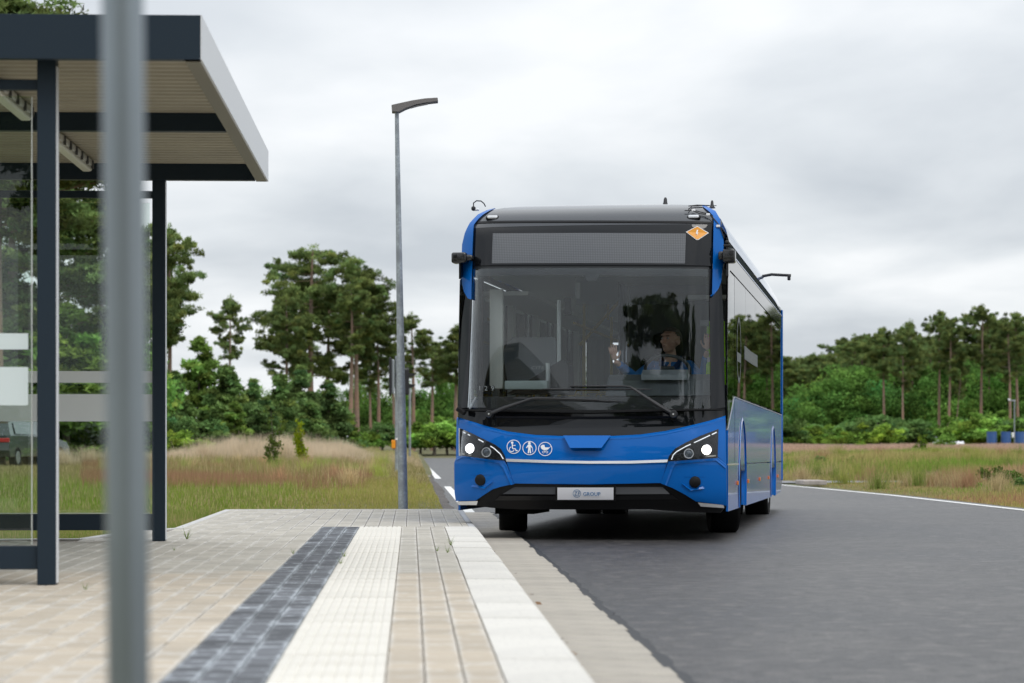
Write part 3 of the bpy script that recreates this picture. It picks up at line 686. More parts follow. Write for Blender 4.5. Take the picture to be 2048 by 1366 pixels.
# valance and plate
fsheet('front_valance', [(945, 1000), (963, 984), (980, 972), (998, 965), (1024, 960), (1180, 962), (1326, 961), (1350, 969), (1376, 983), (1397, 998), (1450, 1014), (1440, 1026), (1370, 1024), (1300, 1019), (1040, 1019), (985, 1016), (940, 1010)], -.02, .05, SBLK)
fribbon('valance_ridge', [(1000, 992), (1180, 991), (1345, 990)], [(990, 1001), (1180, 1000), (1356, 999)], .02, -.01, mat('satin_grey', (.022, .023, .026), .35, spec=.35))
fribbon('valance_ridge', [(1028, 974), (1180, 974), (1325, 974)], [(1006, 988), (1180, 989), (1340, 988)], -.018, .02, MATS['satin_grey'])
fribbon('corner_blade', [(914, 1003), (956, 1002)], [(918, 1010), (954, 1010)], .012, .02, CHR); fribbon('corner_blade', [(1396, 1005), (1447, 1010)], [(1402, 1013), (1449, 1016)], .012, .02, CHR)
npf = fsheet('number_plate_frame', [(1112, 971), (1232, 971), (1232, 1002), (1112, 1002)], .035, .02, SBLK)
npl = fsheet('number_plate', [(1116, 975), (1228, 975), (1228, 999.5), (1116, 999.5)], .038, .004, mat('plate_white', (.80, .80, .84), .35), bus)
INK = mat('plate_ink', (.03, .16, .36), .5)
def put_text(txt, px, py, h_px, m, parent, off, shear=0., stretch=1.0, name='lettering'):
    x, z = P2(px, py); me = text_shape(txt, h_px*.00467*1.38, shear, .0006)
    M_ = Matrix.Translation((x, SF(x, z)-off, z))@Matrix.Rotation(R(90), 4, 'X')@Matrix.Diagonal((stretch, 1, 1, 1)); me.transform(M_); return link(name, me, m, parent)
put_text('GROUP', 1184.5, 988.3, 7.6, INK, npl, .043, 0, .98)
fdecal('emblem', [('r', 1155, 987, 8, .7), ('s', [(1149.6, 982.2), (1160.8, 982.2)], .7), ('s', [(1149.2, 991.6), (1160.6, 991.6)], .7), ('s', [(1150.8, 984), (1155.0, 984), (1150.6, 990), (1154.6, 990)], 1.0), ('s', [(1157.3, 990.6), (1158.3, 984), (1161.6, 984)], 1.0), ('s', [(1158, 987.2), (1160.8, 987.2)], .9)], .043, INK, npl)
# pictograms, traced in a 6.832x enlargement of the photo at (900,820)
Z5 = lambda x, y: (900+x/6.832, 820+y/6.832)
def zz(pts): return [Z5(*p) for p in pts]
c1, c2, c3 = Z5(872, 502), Z5(1087, 520), Z5(1302, 532)
fdecal('wheelchair_pictogram', [('r', *c1, 14, 1.3), ('d', *Z5(850, 446), 2.5), ('s', zz([(852, 460), (856, 528), (895, 530), (905, 560), (925, 553)]), 1.9), ('s', zz([(855, 484), (898, 484)]), 1.5),
    ('s', zz([(838, 502), (815, 520), (812, 548), (832, 568), (862, 566), (878, 545)]), 1.4)], .006, BW)
fdecal('cane_walker_pictogram', [('r', *c2, 14, 1.3), ('d', *Z5(1086, 454), 2.7), ('p', zz([(1068, 472), (1104, 472), (1130, 515), (1122, 522), (1103, 500), (1103, 540), (1112, 590), (1094, 592), (1087, 545), (1080, 592), (1062, 590), (1069, 540), (1069, 500), (1050, 522), (1041, 515)])), ('s', zz([(1126, 520), (1133, 575)]), .9)], .006, BW)
fdecal('pram_pictogram', [('r', *c3, 14, 1.3), ('p', zz([(1240, 496), (1262, 476), (1290, 476), (1300, 510), (1364, 512), (1340, 540), (1300, 548), (1262, 540), (1245, 522)])), ('s', zz([(1352, 520), (1378, 498)]), .9), ('r', *Z5(1279, 574), 2.4, .8), ('r', *Z5(1324, 574), 2.4, .8), ('s', zz([(1285, 545), (1300, 570), (1318, 548)]), .7)], .006, BW)
# headlights
def fm(px, py, o):
    x, z = P2(px, py); h_ = .01; n_ = Vector(((SF(x+h_, z)-SF(x-h_, z))/(2*h_), -1, (SF(x, z+h_)-SF(x, z-h_))/(2*h_))).normalized(); n_ = (n_*.45+Vector((0, -1, 0))*.55).normalized()
    zx = n_; xx = Vector((1, 0, 0)); xx = (xx-zx*xx.dot(zx)).normalized(); yx = zx.cross(xx)
    M = Matrix(((xx.x, yx.x, zx.x, 0), (xx.y, yx.y, zx.y, 0), (xx.z, yx.z, zx.z, 0), (0, 0, 0, 1))); return Matrix.Translation(Vector((x, SF(x, z)-o, z)))@M
HLG = glass('lamp_lens', (.96, .97, .98), 1.28); HB = mat('headlight_bowl', (.010, .010, .011), .3, spec=.3)
def headlight(outl, strip, dash, lamp, ring, blink, warm):
    h = fsheet('headlight', outl, .010, .02, HB, cell=.05)
    ds = []
    for s in (strip, dash): ds.append(('s', s, 2.1))
    fdecal('daytime_strip', ds, .013, mat('drl', (.85, .87, .9), .3, emit=((.95, .97, 1), .35)), h)
    Mx = fm(*lamp, .020)
    bz = MB(); bz.lathe([(.050, -.004), (.052, .008), (.044, .012), (.043, .002)], 28, Mx); bz.build('lamp_bezel', mat('bezel', (.25, .25, .27), .25, metal=.9), h, True)
    MB().lathe([(.043, .003), (.034, .013), (.018, .018), (0, .02)], 24, Mx).build('dipped_lamp', mat('lit_lamp_warm' if warm else 'lit_lamp', (1, 1, 1), .2, emit=((1, .93, .78) if warm else (1, .98, .97), 9)), h, True)
    Mx = fm(*ring, .014)
    MB().lathe([(.046, 0), (.046, .012), (.037, .012), (.037, 0)], 28, Mx).build('lamp_ring', mat('ring', (.75, .76, .78), .25), h, True)
    MB().lathe([(.035, .001), (.020, .006), (.0, .009)], 20, Mx).build('main_beam_lens', mat('projector', (.10, .12, .14), .08, metal=.3, coat=1), h, True)
    fdecal('indicator_strip', [('s', blink, 2.6)], .013, mat('pale_reflector', (.45, .43, .38), .3), h)
    g = fsheet('headlight_cover', outl, .048, .003, HLG, h, cell=.05)
headlight([(919.5, 856), (945, 867), (973, 881), (990, 889), (1002, 898), (1009, 910), (1013, 921.5), (965, 917), (919.5, 912)], zz([(245, 332), (420, 415), (600, 520), (690, 600), (730, 668)]), zz([(158, 288), (214, 318)]), (941, 897), (973.6, 904.6), zz([(165, 598), (295, 618)]), False)
Z6 = lambda x, y: (1240+x/3.795, 740+y/3.795)
headlight([Z6(748, 448), (1400, 872), (1372, 885), (1352, 896), Z6(400, 618), Z6(372, 655), Z6(360, 694), Z6(550, 685), Z6(742, 668)], [Z6(685, 495), Z6(600, 535), Z6(500, 580), Z6(430, 620), Z6(405, 645), Z6(392, 680)], [Z6(735, 472), Z6(698, 490)], Z6(657, 607), Z6(523, 635), [Z6(650, 657), Z6(728, 650)], True)
# roof marker lamps
for c in ((985.5, 435.5), (1387.5, 434.5)):
    x, z = P2(*c); M_ = Matrix.Translation((x, SF(x, z)-.012, z))@Matrix.Rotation(R(-38), 4, 'X')
    a = MB().bbox(-.066, .066, -.012, .02, -.024, .024, .02, 0, M_, 3).build('marker_lamp', SBLK, bus, True)
    MB().bbox(-.050, .050, -.022, .0, -.017, .017, .015, 0, M_, 3).build('marker_lens', mat('marker_lens', (.6, .62, .65), .15, emit=((1, 1, 1), .08)), a, True)
# warning diamond
dm = [(1372, 464), (1394, 452.5), (1396, 452.5), (1418, 466), (1397, 480), (1393, 480)]
st = fdecal('warning_diamond', [('p', dm)], .014, BW)
dm2 = [(1395+(x-1395)*.90, 466+(y-466)*.90) for x, y in dm]; fdecal('diamond_face', [('p', dm2)], .016, mat('warning_orange', (.80, .33, .02), .4), st)
fdecal('flash_mark', [('p', [(1394, 460), (1397, 460), (1395, 465.5), (1397.6, 465), (1393.5, 473), (1394.6, 467.6), (1392, 468)])], .018, BW, st)
# wipers
def off_pt(px, py, o): x, z = P2(px, py); return (x, SF(x, z)-o, z)
WB = mat('wiper_black', (.022, .023, .026), .35)
for piv, el, tip, b0, b1 in (((980, 828), (1010, 816), (1066, 797), (1027, 796.5), (1243, 803)), ((1348, 828.5), (1320, 812), (1262, 774), (1085, 778), (1305, 779))):
    a = MB().tube([off_pt(*piv, .05), off_pt(*el, .065), off_pt(*tip, .055)], [.017, .018, .011], 8)
    far = (1200, 800) if piv[0] < 1100 else (1140, 772.5)
    a.tube([off_pt(*tip, .055), off_pt(tip[0]+(14 if piv[0] < 1100 else -14), tip[1]-(1 if piv[0] < 1100 else 1.5), .055), off_pt(*far, .05)], [.011, .009, .007], 8)
    wa = a.build('wiper', WB, bus, True)
    nseg = 12; MB().tube([off_pt(b0[0]+(b1[0]-b0[0])*i/nseg, b0[1]+(b1[1]-b0[1])*i/nseg, .028) for i in range(nseg+1)], [.004]+[.0075]*(nseg-1)+[.004], 6).build('wiper_blade', WB, wa, True)
    x, z = P2(*piv); MB().lathe([(.036, -.06), (.036, .02), (.03, .03), (0, .03)], 20, Matrix.Translation((x, SF(x, z)-.04, z))@Matrix.Rotation(R(90), 4, 'X')).build('wiper_pivot', WB, wa, True)
    MB().lathe([(.008, .03), (.008, .036), (0, .036)], 10, Matrix.Translation((x, SF(x, z)-.04, z))@Matrix.Rotation(R(90), 4, 'X')).build('pivot_bolt', CHR, wa, True)
# camera mirrors, sensors, antennas, cables
def pbox(name, x0, y0, x1, y1, yl, dep, m=SBLK, parent=bus, bev=.02):
    a, c = loc(x0, y1, yl), loc(x1, y0, yl); return MB().bbox(a.x, c.x, yl, yl+dep, a.z, c.z, min(bev, abs(c.x-a.x)*.4, abs(c.z-a.z)*.4, dep*.4), seg=3).build(name, m, parent, True, 50)
cm = pbox('mirror_camera', 902, 504, 932, 526, .02, .16, mat('camera_black', (.012, .012, .013), .25, coat=.4)); pbox('camera_arm', 928, 509, 945, 521, .05, .10, MATS['camera_black'], cm); pbox('camera_eye', 906, 508, 914, 515, .012, .02, GBLK, cm, .005)
cm = pbox('mirror_camera', 1445, 497, 1470, 525, .02, .16, MATS['camera_black']); pbox('camera_arm', 1436, 502, 1448, 520, .05, .10, MATS['camera_black'], cm)
s_ = pbox('roof_sensor', 1450, 480, 1458, 488, .02, .05, BLK); pbox('sensor_bracket', 1447, 488, 1462, 493, .02, .05, BLK, s_, .005); pbox('sensor_stem', 1452, 492, 1457, 499, .03, .02, BLK, s_, .004); pbox('sensor_tip', 1453, 475, 1455, 481, .035, .01, BLK, s_, .003)
s_ = pbox('roof_sensor', 942, 412, 950, 421, .5, .06, BLK); MB().tube([loc(947, 413, .52), loc(947, 406, .52), loc(953, 401.5, .55), loc(962, 402, .58), loc(968, 407, .6), loc(971, 413, .62)], .006, 6).build('sensor_cable', BLK, s_, True); pbox('sensor_bracket', 948, 417, 957, 421, .52, .05, CHR, s_, .004)
def sfin(cx, w_, top_, bot_, y):
    a = loc(cx, bot_, y); t = loc(cx, top_, y); h_ = t.z-a.z
    b = MB(); n = 12; vs = []
    for j, (f, g) in enumerate(((1, 0), (.62, .18), (.42, .5), (.36, .8), (.2, .97), (.0, 1.0))):
        for i in range(n): u = 2*math.pi*i/n; vs.append((a.x+w_*f*math.cos(u), a.y+.05*f*math.sin(u)+.02*g, a.z-.01+(h_+.01)*g))
    b.add(vs, [(j*n+i, j*n+(i+1) % n, (j+1)*n+(i+1) % n, (j+1)*n+i) for j in range(5) for i in range(n)]); return b.build('roof_antenna', BLK, bus, True)
an = sfin(1330.5, .045, 394, 412, 1.1); pbox('antenna_foot', 1313, 409.5, 1342, 411.5, 1.1, .02, BLK, an, .003)
an = sfin(1424, .035, 400, 414, .9); pbox('antenna_foot', 1412, 410.5, 1433, 412, .9, .02, BLK, an, .003)
b = MB()
for pts in ([(1378, 413), (1395, 411), (1420, 412)], [(1378, 420), (1385, 413), (1405, 412)], [(1370, 422), (1386, 422), (1400, 428), (1418, 430), (1425, 434), (1436, 447), (1441, 455), (1449, 477)], [(1388, 421), (1402, 425), (1416, 428)]):
    b.tube([off_pt(*p, .045) for p in pts], .005, 5)
b.build('sensor_cable', BLK, bus, True)
for c in ((1388, 421.5), (1417, 430), (1437, 453)): p = off_pt(*c, .05); MB().bbox(p[0]-.018, p[0]+.018, p[1]-.008, p[1]+.008, p[2]-.011, p[2]+.011, .004).build('cable_tape', BW, bus)
y = 8.2; p0, p1, p2 = loc(1522, 553, y), loc(1543, 549, y), loc(1582, 551, y)
rb = MB().tube([p0, p1, p2], .018, 8).build('rear_camera_bar', BLK, bus, True); MB().bbox(p2.x-.045, p2.x-.005, p2.y-.03, p2.y+.03, p2.z-.06, p2.z, .01).build('camera_pod', BLK, rb); MB().tube([p0, p0+Vector((0, 0, -.09))], .012, 6).build('bar_foot', BLK, rb)
pm_ = Matrix.Translation(loc(922, 822, -.05))@Matrix.Rotation(R(35), 4, 'Y'); MB().bbox(-.045, .045, -.04, .05, -.022, .022, .01, 0, pm_).build('kerb_camera', SBLK, bus)
# --- sides
def side_sheet(name, poly, xs_, m, parent=bus, th=.02, **k):
    s = 1 if xs_ > 0 else -1
    return MB().prism(poly, 0, xs_, xs_-th*s).build(name, m, parent, **k)
WF, WR_ = 2.18, 8.43
def arch(c, zlo, ry=.56, rz=.62, zc=.53):   # points left->right over the arch above zlo, in increasing y
    t0 = math.asin(max(min((zlo-zc)/rz, 1), -1)); return [(c-ry*math.cos(t), zc+rz*math.sin(t)) for t in [t0+(math.pi-2*t0)*i/18 for i in range(19)]]
SGL = glass('side_glass', (.62, .66, .64), 1.6, .02); CGL = glass('cab_side_glass', (.9, .93, .92), 1.6, .02)
for s in (1, -1):
    X = 1.275*s
    side_sheet('side_panel', [(.06, .712)]+arch(WF, .712)+arch(WR_, .712)+[(10.93, .712), (10.93, 1.335), (.98, 1.345), (.06, 1.02)], X, BLUE2)
    side_sheet('side_skirt', [(.08, .27)]+[(WF-.56, .27)]+arch(WF, .53)[1:-1]+[(WF+.56, .27), (WR_-.56, .27)]+arch(WR_, .53)[1:-1]+[(WR_+.56, .27), (10.5, .30), (10.93, .42), (10.93, .70), (.06, .70)], X, BLUE2)
    for a, c in ((.06, .69),):
        side_sheet('side_trim', [(.07, .699), (WF-.54, .699), (WF-.54, .713), (.07, .713)], X+.002*s, CHR, th=.01)
    side_sheet('belt_trim', [(.06, 1.026), (.98, 1.351), (10.93, 1.341), (10.93, 1.350), (.975, 1.360), (.06, 1.036)], X+.001*s, mat('belt_grey', (.35, .38, .42), .4), th=.02)
    cuts = [1.0, 2.75, 4.5, 6.25, 8.0, 9.5, 10.90]
    side_sheet('side_window', [(.05, 1.045), (.97, 1.37), (.97, 2.52), (.35, 2.52), (.12, 2.45), (.05, 1.8)], X-.004*s, CGL, th=.005)
    side_sheet('upper_side_panel', [(.10, 2.46), (.35, 2.535), (10.9, 2.535), (10.9, 2.70), (.10, 2.70)], X, GBLK)
    for a, c in zip(cuts[:-1], cuts[1:]): side_sheet('side_window', [(a+.006, 1.37), (c-.006, 1.37), (c-.006, 2.525), (a+.006, 2.525)], X-.004*s, SGL, th=.005)
    for a in cuts: side_sheet('window_pillar', [(a-.04, 1.36), (a+.04, 1.36), (a+.04, 2.53), (a-.04, 2.53)], X-.03*s, SBLK, th=.05)
    side_sheet('roof_rail', [(.30, 2.705), (10.92, 2.705), (10.92, 2.80), (.30, 2.80)], X-.012*s, mat('rail_grey', (.022, .03, .03), .9, spec=.05))
    side_sheet('rain_gutter', [(.3, 2.695), (10.93, 2.695), (10.93, 2.706), (.3, 2.706)], X+.004*s, BLUE2)
    for wc in (WF, WR_):
        b = MB(); ap = arch(wc, .28, zc=.53); vs = []
        for (y, z) in ap:
            dy, dz = (y-wc)/.56, (z-.53)/.62
            vs += [(X+.012*s, y, z), (X+.004*s, y+dy*.03, z+dz*.03), (X-.16*s, y, z)]
        n = len(ap); b.add(vs, [(3*i, 3*i+3, 3*i+4, 3*i+1) for i in range(n-1)]+[(3*i, 3*i+3, 3*i+5, 3*i+2) for i in range(n-1)]); b.build('wheel_arch', BLUE2, bus, True, 50)
        b = MB(); vs = []
        for (y, z) in ap: vs += [(X-.16*s, y, z), (X-.75*s, y, z)]
        b.add(vs, [(2*i, 2*i+2, 2*i+3, 2*i+1) for i in range(n-1)]); b.build('wheel_well', RUB, bus, True)
    for yy_ in (1.35, 3.1, 5.3, 7.3, 9.6): MB().bbox(X-.002, X+.014*s, yy_-.04, yy_+.04, .50, .54, .004).build('side_marker', mat('marker_amber', (.85, .22, .02), .35), bus)
    side_sheet('door_gap', [(1.005, 1.37), (1.012, 1.37), (1.012, .72), (1.005, .72)], X+.0015*s, RUB, th=.004)
# rear edge, under-floor, walls inside
REARW = [(-1.25, .42), (1.25, .42), (1.25, 2.95), (-1.25, 2.95)]
b = MB(); b.box(-1.26, 1.26, 10.94, 10.98, .42, 1.55); xa, xb = loc(1217, 700, 10.96).x, loc(1257, 700, 10.96).x; b.box(-1.26, xa, 10.94, 10.98, 1.55, 2.45); b.box(xb, 1.26, 10.94, 10.98, 1.55, 2.45); b.prism([(-1.26, 2.45), (1.26, 2.45)]+[(x*.985, z-.12) for x, z in RPT[::-1]]+[(-x*.985, z-.12) for x, z in RPT[1:]], 1, 10.94, 10.98); b.build('rear_wall', BLUE2, bus)
b = MB(); b.bbox(1.262, 1.286, 10.90, 10.98, .45, 2.79, .01); b.bbox(-1.286, -1.262, 10.90, 10.98, .45, 2.79, .01); b.build('rear_corner_trim', BLUE, bus)
MB().box(-1.22, 1.22, .25, 10.9, .30, .36).build('underfloor', RUB, bus)
b = MB(); b.box(-1.0, -.62, .55, 1.6, .225, .31); b.box(-.3, .3, 3.2, 7.0, .26, .32); b.build('underfloor_box', RUB, bus)
b = MB(); b.box(-1.15, 1.15, .12, .25, .31, 1.0); b.build('front_bulkhead', RUB, bus)
# wheels
def tyre_prof(w2, r): return [(r-.17, -w2*.85), (r-.14, -w2), (r-.03, -w2), (r-.008, -w2*.86), (r, -w2*.7), (r, w2*.7), (r-.008, w2*.86), (r-.03, w2), (r-.14, w2), (r-.17, w2*.85)]
tm_ = MB(); tm_.lathe(tyre_prof(.145, .475), 48, Matrix.Rotation(R(90), 4, 'Y')); ty_ = tm_.mesh(True, 30, 'tyre')
rm_ = MB(); rm_.lathe([(.30, .10), (.29, .135), (.27, .12), (.24, .06), (.15, .05), (.12, .09), (.0, .10)], 36, Matrix.Rotation(R(90), 4, 'Y')); rmm = rm_.mesh(True, 30, 'rim')
hb_ = MB(); hb_.lathe([(.11, .06), (.11, .12), (.06, .15), (0, .15)], 20, Matrix.Rotation(R(90), 4, 'Y')); hbm = hb_.mesh(True, 30, 'wheel')
for (x, y, r) in ((1.08, WF, 0), (-1.08, WF, 180), (1.08, WR_, 0), (.74, WR_, 0), (-1.08, WR_, 180), (-.74, WR_, 180)):
    wh = link('wheel', hbm, mat('hub_grey', (.2, .2, .21), .5), bus); wh.location = (x, y, .475); wh.rotation_euler = (0, 0, R(r+(9 if y < 3 else 0)))
    link('tyre', ty_, RUB, wh); link('rim', rmm, mat('rim_steel', (.30, .31, .32), .4, metal=.6), wh)
# side lettering: pale ring emblem and a pale lettered strip, seen edge-on
def sp2(px, py): p = hit(px, py, 0, 1.2735); return (p.y, p.z)
PT = mat('faint_print', (.13, .145, .145), .6, spec=.1)
a = [sp2(1489, 691), sp2(1502, 703), sp2(1515, 711), sp2(1515, 735), sp2(1502, 727), sp2(1489, 718)]
fst = side_sheet('printed_strip', a, 1.2742, PT, th=.002)
b = MB()
for i in range(13):
    px = 1490+i*1.9; y0, z0 = sp2(px, 697+.85*(px-1490)); y1, z1 = sp2(px, 715+.72*(px-1490)); b.box(1.2744, 1.2748, y0, y0+.07, min(z0, z1), max(z0, z1))
b.build('print_stroke', mat('print_dark', (.03, .04, .04), .4), fst)
b = MB(); cy_, cz_ = sp2(1478, 700); n = 40; vs = []
for i in range(n): t = 2*math.pi*i/n; vs += [(1.2742, cy_+.33*math.cos(t), cz_+.33*math.sin(t)), (1.2742, cy_+.28*math.cos(t), cz_+.28*math.sin(t))]
b.add(vs, [(2*i, 2*((i+1) % n), 2*((i+1) % n)+1, 2*i+1) for i in range(n)]); b.box(1.274, 1.2744, cy_-.28, cy_+.28, cz_-.12, cz_-.03); b.build('ring_emblem', PT, bus)

# --- interior
INT = mat('interior_grey', (.50, .51, .51), .6, noise=(2, (.44, .45, .46), .4, .7)); INL = mat('interior_light', (.78, .79, .78), .5); DSH = mat('dash_black', (.018, .019, .021), .45); DSG = mat('dash_grey', (.16, .175, .185), .4)
SEAT = mat('seat_fabric', (.05, .055, .075), .85, noise=(40, (.09, .09, .11), .45, .6)); YEL = mat('yellow_rail', (.62, .42, .06), .4)
MB().box(-1.2, 1.2, .3, 10.9, .36, .40).build('cabin_floor', mat('floor_vinyl', (.30, .30, .31), .6), bus)
b = MB(); b.box(-1.2, 1.2, .62, 10.9, 2.58, 2.62); b.box(-1.22, -.75, 1.0, 10.9, 2.36, 2.40); b.box(.75, 1.22, 1.8, 10.9, 2.36, 2.40); b.build('ceiling', INL, bus)
b = MB()
for s in (1, -1):
    for a in (2.75, 4.5, 6.25, 8.0, 9.5): b.box(*sorted((s*1.16, s*1.22)), a-.09, a+.09, 1.3, 2.5)
    b.box(*sorted((s*1.19, s*1.23)), 1.2, 10.9, .4, 1.34)
b.build('inner_wall', INL, bus)
dsh = MB().prism([(.10, 1.0), (.55, 1.0), (.72, 1.18), (.55, 1.34), (.14, 1.345)], 0, -1.1, 1.1).build('dashboard', DSH, bus)
MB().prism([(.12, 1.35), (.62, 1.35), (.60, 1.50), (.48, 1.56), (.30, 1.50)], 0, .12, 1.13).build('instrument_binnacle', DSG, dsh)
MB().prism([(.20, 1.55), (.34, 1.60), (.5, 1.56), (.5, 1.50), (.2, 1.50)], 0, .45, .88).build('instrument_hood', mat('hood_grey', (.30, .33, .35), .4), dsh)
sw = MB(); SWM = Matrix.Translation(loc(1335, 742, .72))@Matrix.Rotation(R(-42), 4, 'X'); ringp = [SWM@Vector((.215*math.cos(2*math.pi*i/32), .215*math.sin(2*math.pi*i/32), 0)) for i in range(33)]
sw.tube(ringp, .017, 8, cap=False); sw.bbox(-.07, .07, -.06, .06, -.02, .015, .015, 0, SWM); sw.tube([SWM@Vector((-.21, 0, 0)), SWM@Vector((.21, 0, 0))], .014, 6); sw.build('steering_wheel', mat('wheel_grey', (.06, .065, .07), .4), bus, True)
# assault screen beside the driver, its dark backing, and a left-side unit
PX = loc(1258, 700, 2.04).x; b = MB(); b.box(PX-.02, PX, 1.25, 1.9, .5, 2.5); b.build('driver_partition', glass('partition_glass', (.5, .52, .55), 1.45), bus)
b = MB(); b.box(PX, 1.2, 2.02, 2.06, .5, 2.52); b.build('cab_rear_wall', mat('cab_dark', (.09, .10, .11), .6), bus)
ds_ = MB().bbox(.28, .82, 1.72, 1.86, 1.0, 1.78, .05).build('driver_seat', mat('driver_seat_black', (.015, .015, .018), .8), bus); MB().bbox(.4, .70, 1.74, 1.84, 1.8, 2.02, .05).build('head_restraint', MATS['driver_seat_black'], ds_); MB().bbox(.28, .82, 1.25, 1.8, .88, 1.0, .04).build('seat_cushion', MATS['driver_seat_black'], ds_)
b = MB(); b.prism([(loc(1013, 778, .5).x, 1.38), (loc(1138, 778, .5).x, 1.38), (loc(1136, 730, .5).x, loc(1136, 730, .5).z), (loc(1125, 718, .5).x, loc(1125, 718, .5).z)], 1, .5, .9); lc = b.build('front_locker', DSH, bus)
put = text_shape('CITE', .044, .15, .001); p_ = loc(1075, 735.5, .49); put.transform(Matrix.Translation(p_)@Matrix.Rotation(R(90), 4, 'X')@Matrix.Diagonal((1.4, 1, 1, 1))); link('lettering', put, mat('print_grey', (.45, .46, .47), .5), lc)
a, c = loc(1016, 778, 1.2), loc(1112, 674, 1.2); MB().prism([(a.x, a.z), (c.x, a.z), (c.x, c.z-.02), (c.x-.03, c.z), (loc(1024, 676, 1.2).x, c.z), (a.x-.05, loc(1010, 700, 1.2).z)], 1, 1.2, 1.24).build('luggage_screen', mat('screen_grey', (.22, .24, .26), .5), bus)
pbox('route_box', 1009, 761, 1095, 779, .30, .12, mat('box_pale', (.48, .56, .55), .5), bus, .01)
b = MB(); 
for px, y0, y1, yl, r in ((1096, 726, 779, .42, .022), (1118, 600, 779, .9, .02)): b.tube([loc(px, y1, yl), loc(px, y0, yl)], r, 10)
b.build('steel_post', mat('satin_steel', (.5, .52, .53), .3, metal=.5), bus, True)
pbox('door_post', 979, 578, 1006, 778, .42, .05, mat('post_pale', (.72, .72, .67), .5), bus, .01)
pbox('door_post', 945, 560, 953, 780, .35, .04, mat('post_dark', (.02, .03, .028), .5), bus, .01)
b = MB(); b.tube([loc(1160, 690, 4), loc(1240, 600, 4)], .018, 8); b.tube([loc(1216, 540, 6), loc(1216, 640, 6)], .018, 8); b.tube([loc(1236, 560, 7), loc(1250, 700, 7)], .018, 8)
for y in (3.0, 5.5, 8.5): b.tube([(-.45, y, .4), (-.45, y, 2.4)], .017, 8)
b.tube([(-.45, 2.2, 2.15), (-.45, 9.5, 2.15)], .017, 8); b.build('grab_rail', YEL, bus, True)
for x in (-.95, -.5, .65, 1.0):
    for y in (3.6, 4.5, 5.4, 6.3):
        if x > .5 and y < 4: continue
        s1 = MB().bbox(x-.21, x+.21, y+.05, y+.13, .75, 1.42, .03).build('passenger_seat', SEAT, bus); MB().bbox(x-.21, x+.21, y-.35, y+.08, .72, .80, .03).build('seat_cushion', SEAT, s1); MB().tube([(x-.15, y+.1, 1.42), (x-.12, y+.1, 1.50), (x+.12, y+.1, 1.50), (x+.15, y+.1, 1.42)], .012, 6).build('seat_handle', YEL, s1, True)
pbox('ticket_screen', 1128, 595, 1142, 630, 1.5, .05, DSH, bus, .008); pbox('ceiling_monitor', 1152, 565, 1160, 597, 1.3, .03, INL, bus, .005); pbox('cab_screen', 1400, 640, 1418, 652, .9, .03, DSG, bus, .004)
pbox('sun_blind', 1150, 551, 1412, 610, .5, .02, glass('blind_tint', (.75, .77, .8), 1.2), bus, .004)
pbox('rear_notice', 1225, 690, 1239, 704, 10.8, .01, mat('notice_grey', (.10, .11, .12), .6), bus, .002)
b = MB(); 
for px in (1150, 1176, 1185, 1200, 1216): b.box(loc(px, 700, 9.2).x, loc(px+7, 700, 9.2).x, 9.2, 9.24, .8, 2.3)
b.build('rear_cabin_panel', INT, bus)
b = MB(); b.box(-1.2, loc(1220, 700, 9.3).x, 9.3, 9.34, .4, 2.55); b.box(loc(1254, 700, 9.3).x, 1.2, 9.3, 9.34, .4, 2.55); b.box(loc(1219, 700, 9.3).x, loc(1255, 700, 9.3).x, 9.3, 9.34, 2.28, 2.55); b.box(loc(1219, 700, 9.3).x, loc(1255, 700, 9.3).x, 9.3, 9.34, .4, loc(1219, 725, 9.3).z); b.build('rear_bulkhead', INT, bus)

# number card behind the glass, driver's vest
def toplevel(o): o.parent = None; o.matrix_world = BM; return o
nc_ = pbox('number_card', 956, 772, 989, 781.5, .10, .01, SBLK, None, .003); toplevel(nc_); tag(nc_, 'small black flip card reading 129 propped inside the windscreen corner', 'number card')
for ch, px in (('1', 959.5), ('2', 972), ('9', 985)):
    me = text_shape(ch, .062, 0, .001); me.transform(Matrix.Translation(loc(px, 777, .095))@Matrix.Rotation(R(90), 4, 'X')); link('digit', me, BW, nc_)
b = MB(); 
for px in (957, 964, 971, 978, 985): b.tube([loc(px, 773, .1), loc(px+1, 770, .1), loc(px+2, 773, .1)], .003, 5)
b.build('card_ring', BLK, nc_, True)
vv = []; ff = []; nr_, ncx = 16, 10
for j in range(nr_+1):
    for i in range(ncx+1):
        u = i/ncx; v = j/nr_; x = 1.02+(.17+.03*v)*(u-.5)*2*.5+.0; vv.append((x+.06, 1.15+.03*math.sin(u*14+v*2)*(.4+v), 2.10-.62*v))
for j in range(nr_):
    for i in range(ncx): a = j*(ncx+1)+i; ff.append((a, a+1, a+ncx+2, a+ncx+1))
b = MB(); b.add(vv, ff); b.add([(x, y+.02, z) for x, y, z in vv], [f[::-1] for f in ff])
vs_ = b.build('vest', mat('hi_vis_yellow', (.50, .95, .04), .6), None, True); vs_.matrix_world = BM; tag(vs_, 'fluorescent yellow-green safety vest hanging beside the driver', 'vest')
MB().box(1.0, 1.17, 1.125, 1.13, 1.70, 1.75).build('reflective_band', mat('reflective', (.7, .7, .68), .3), vs_)

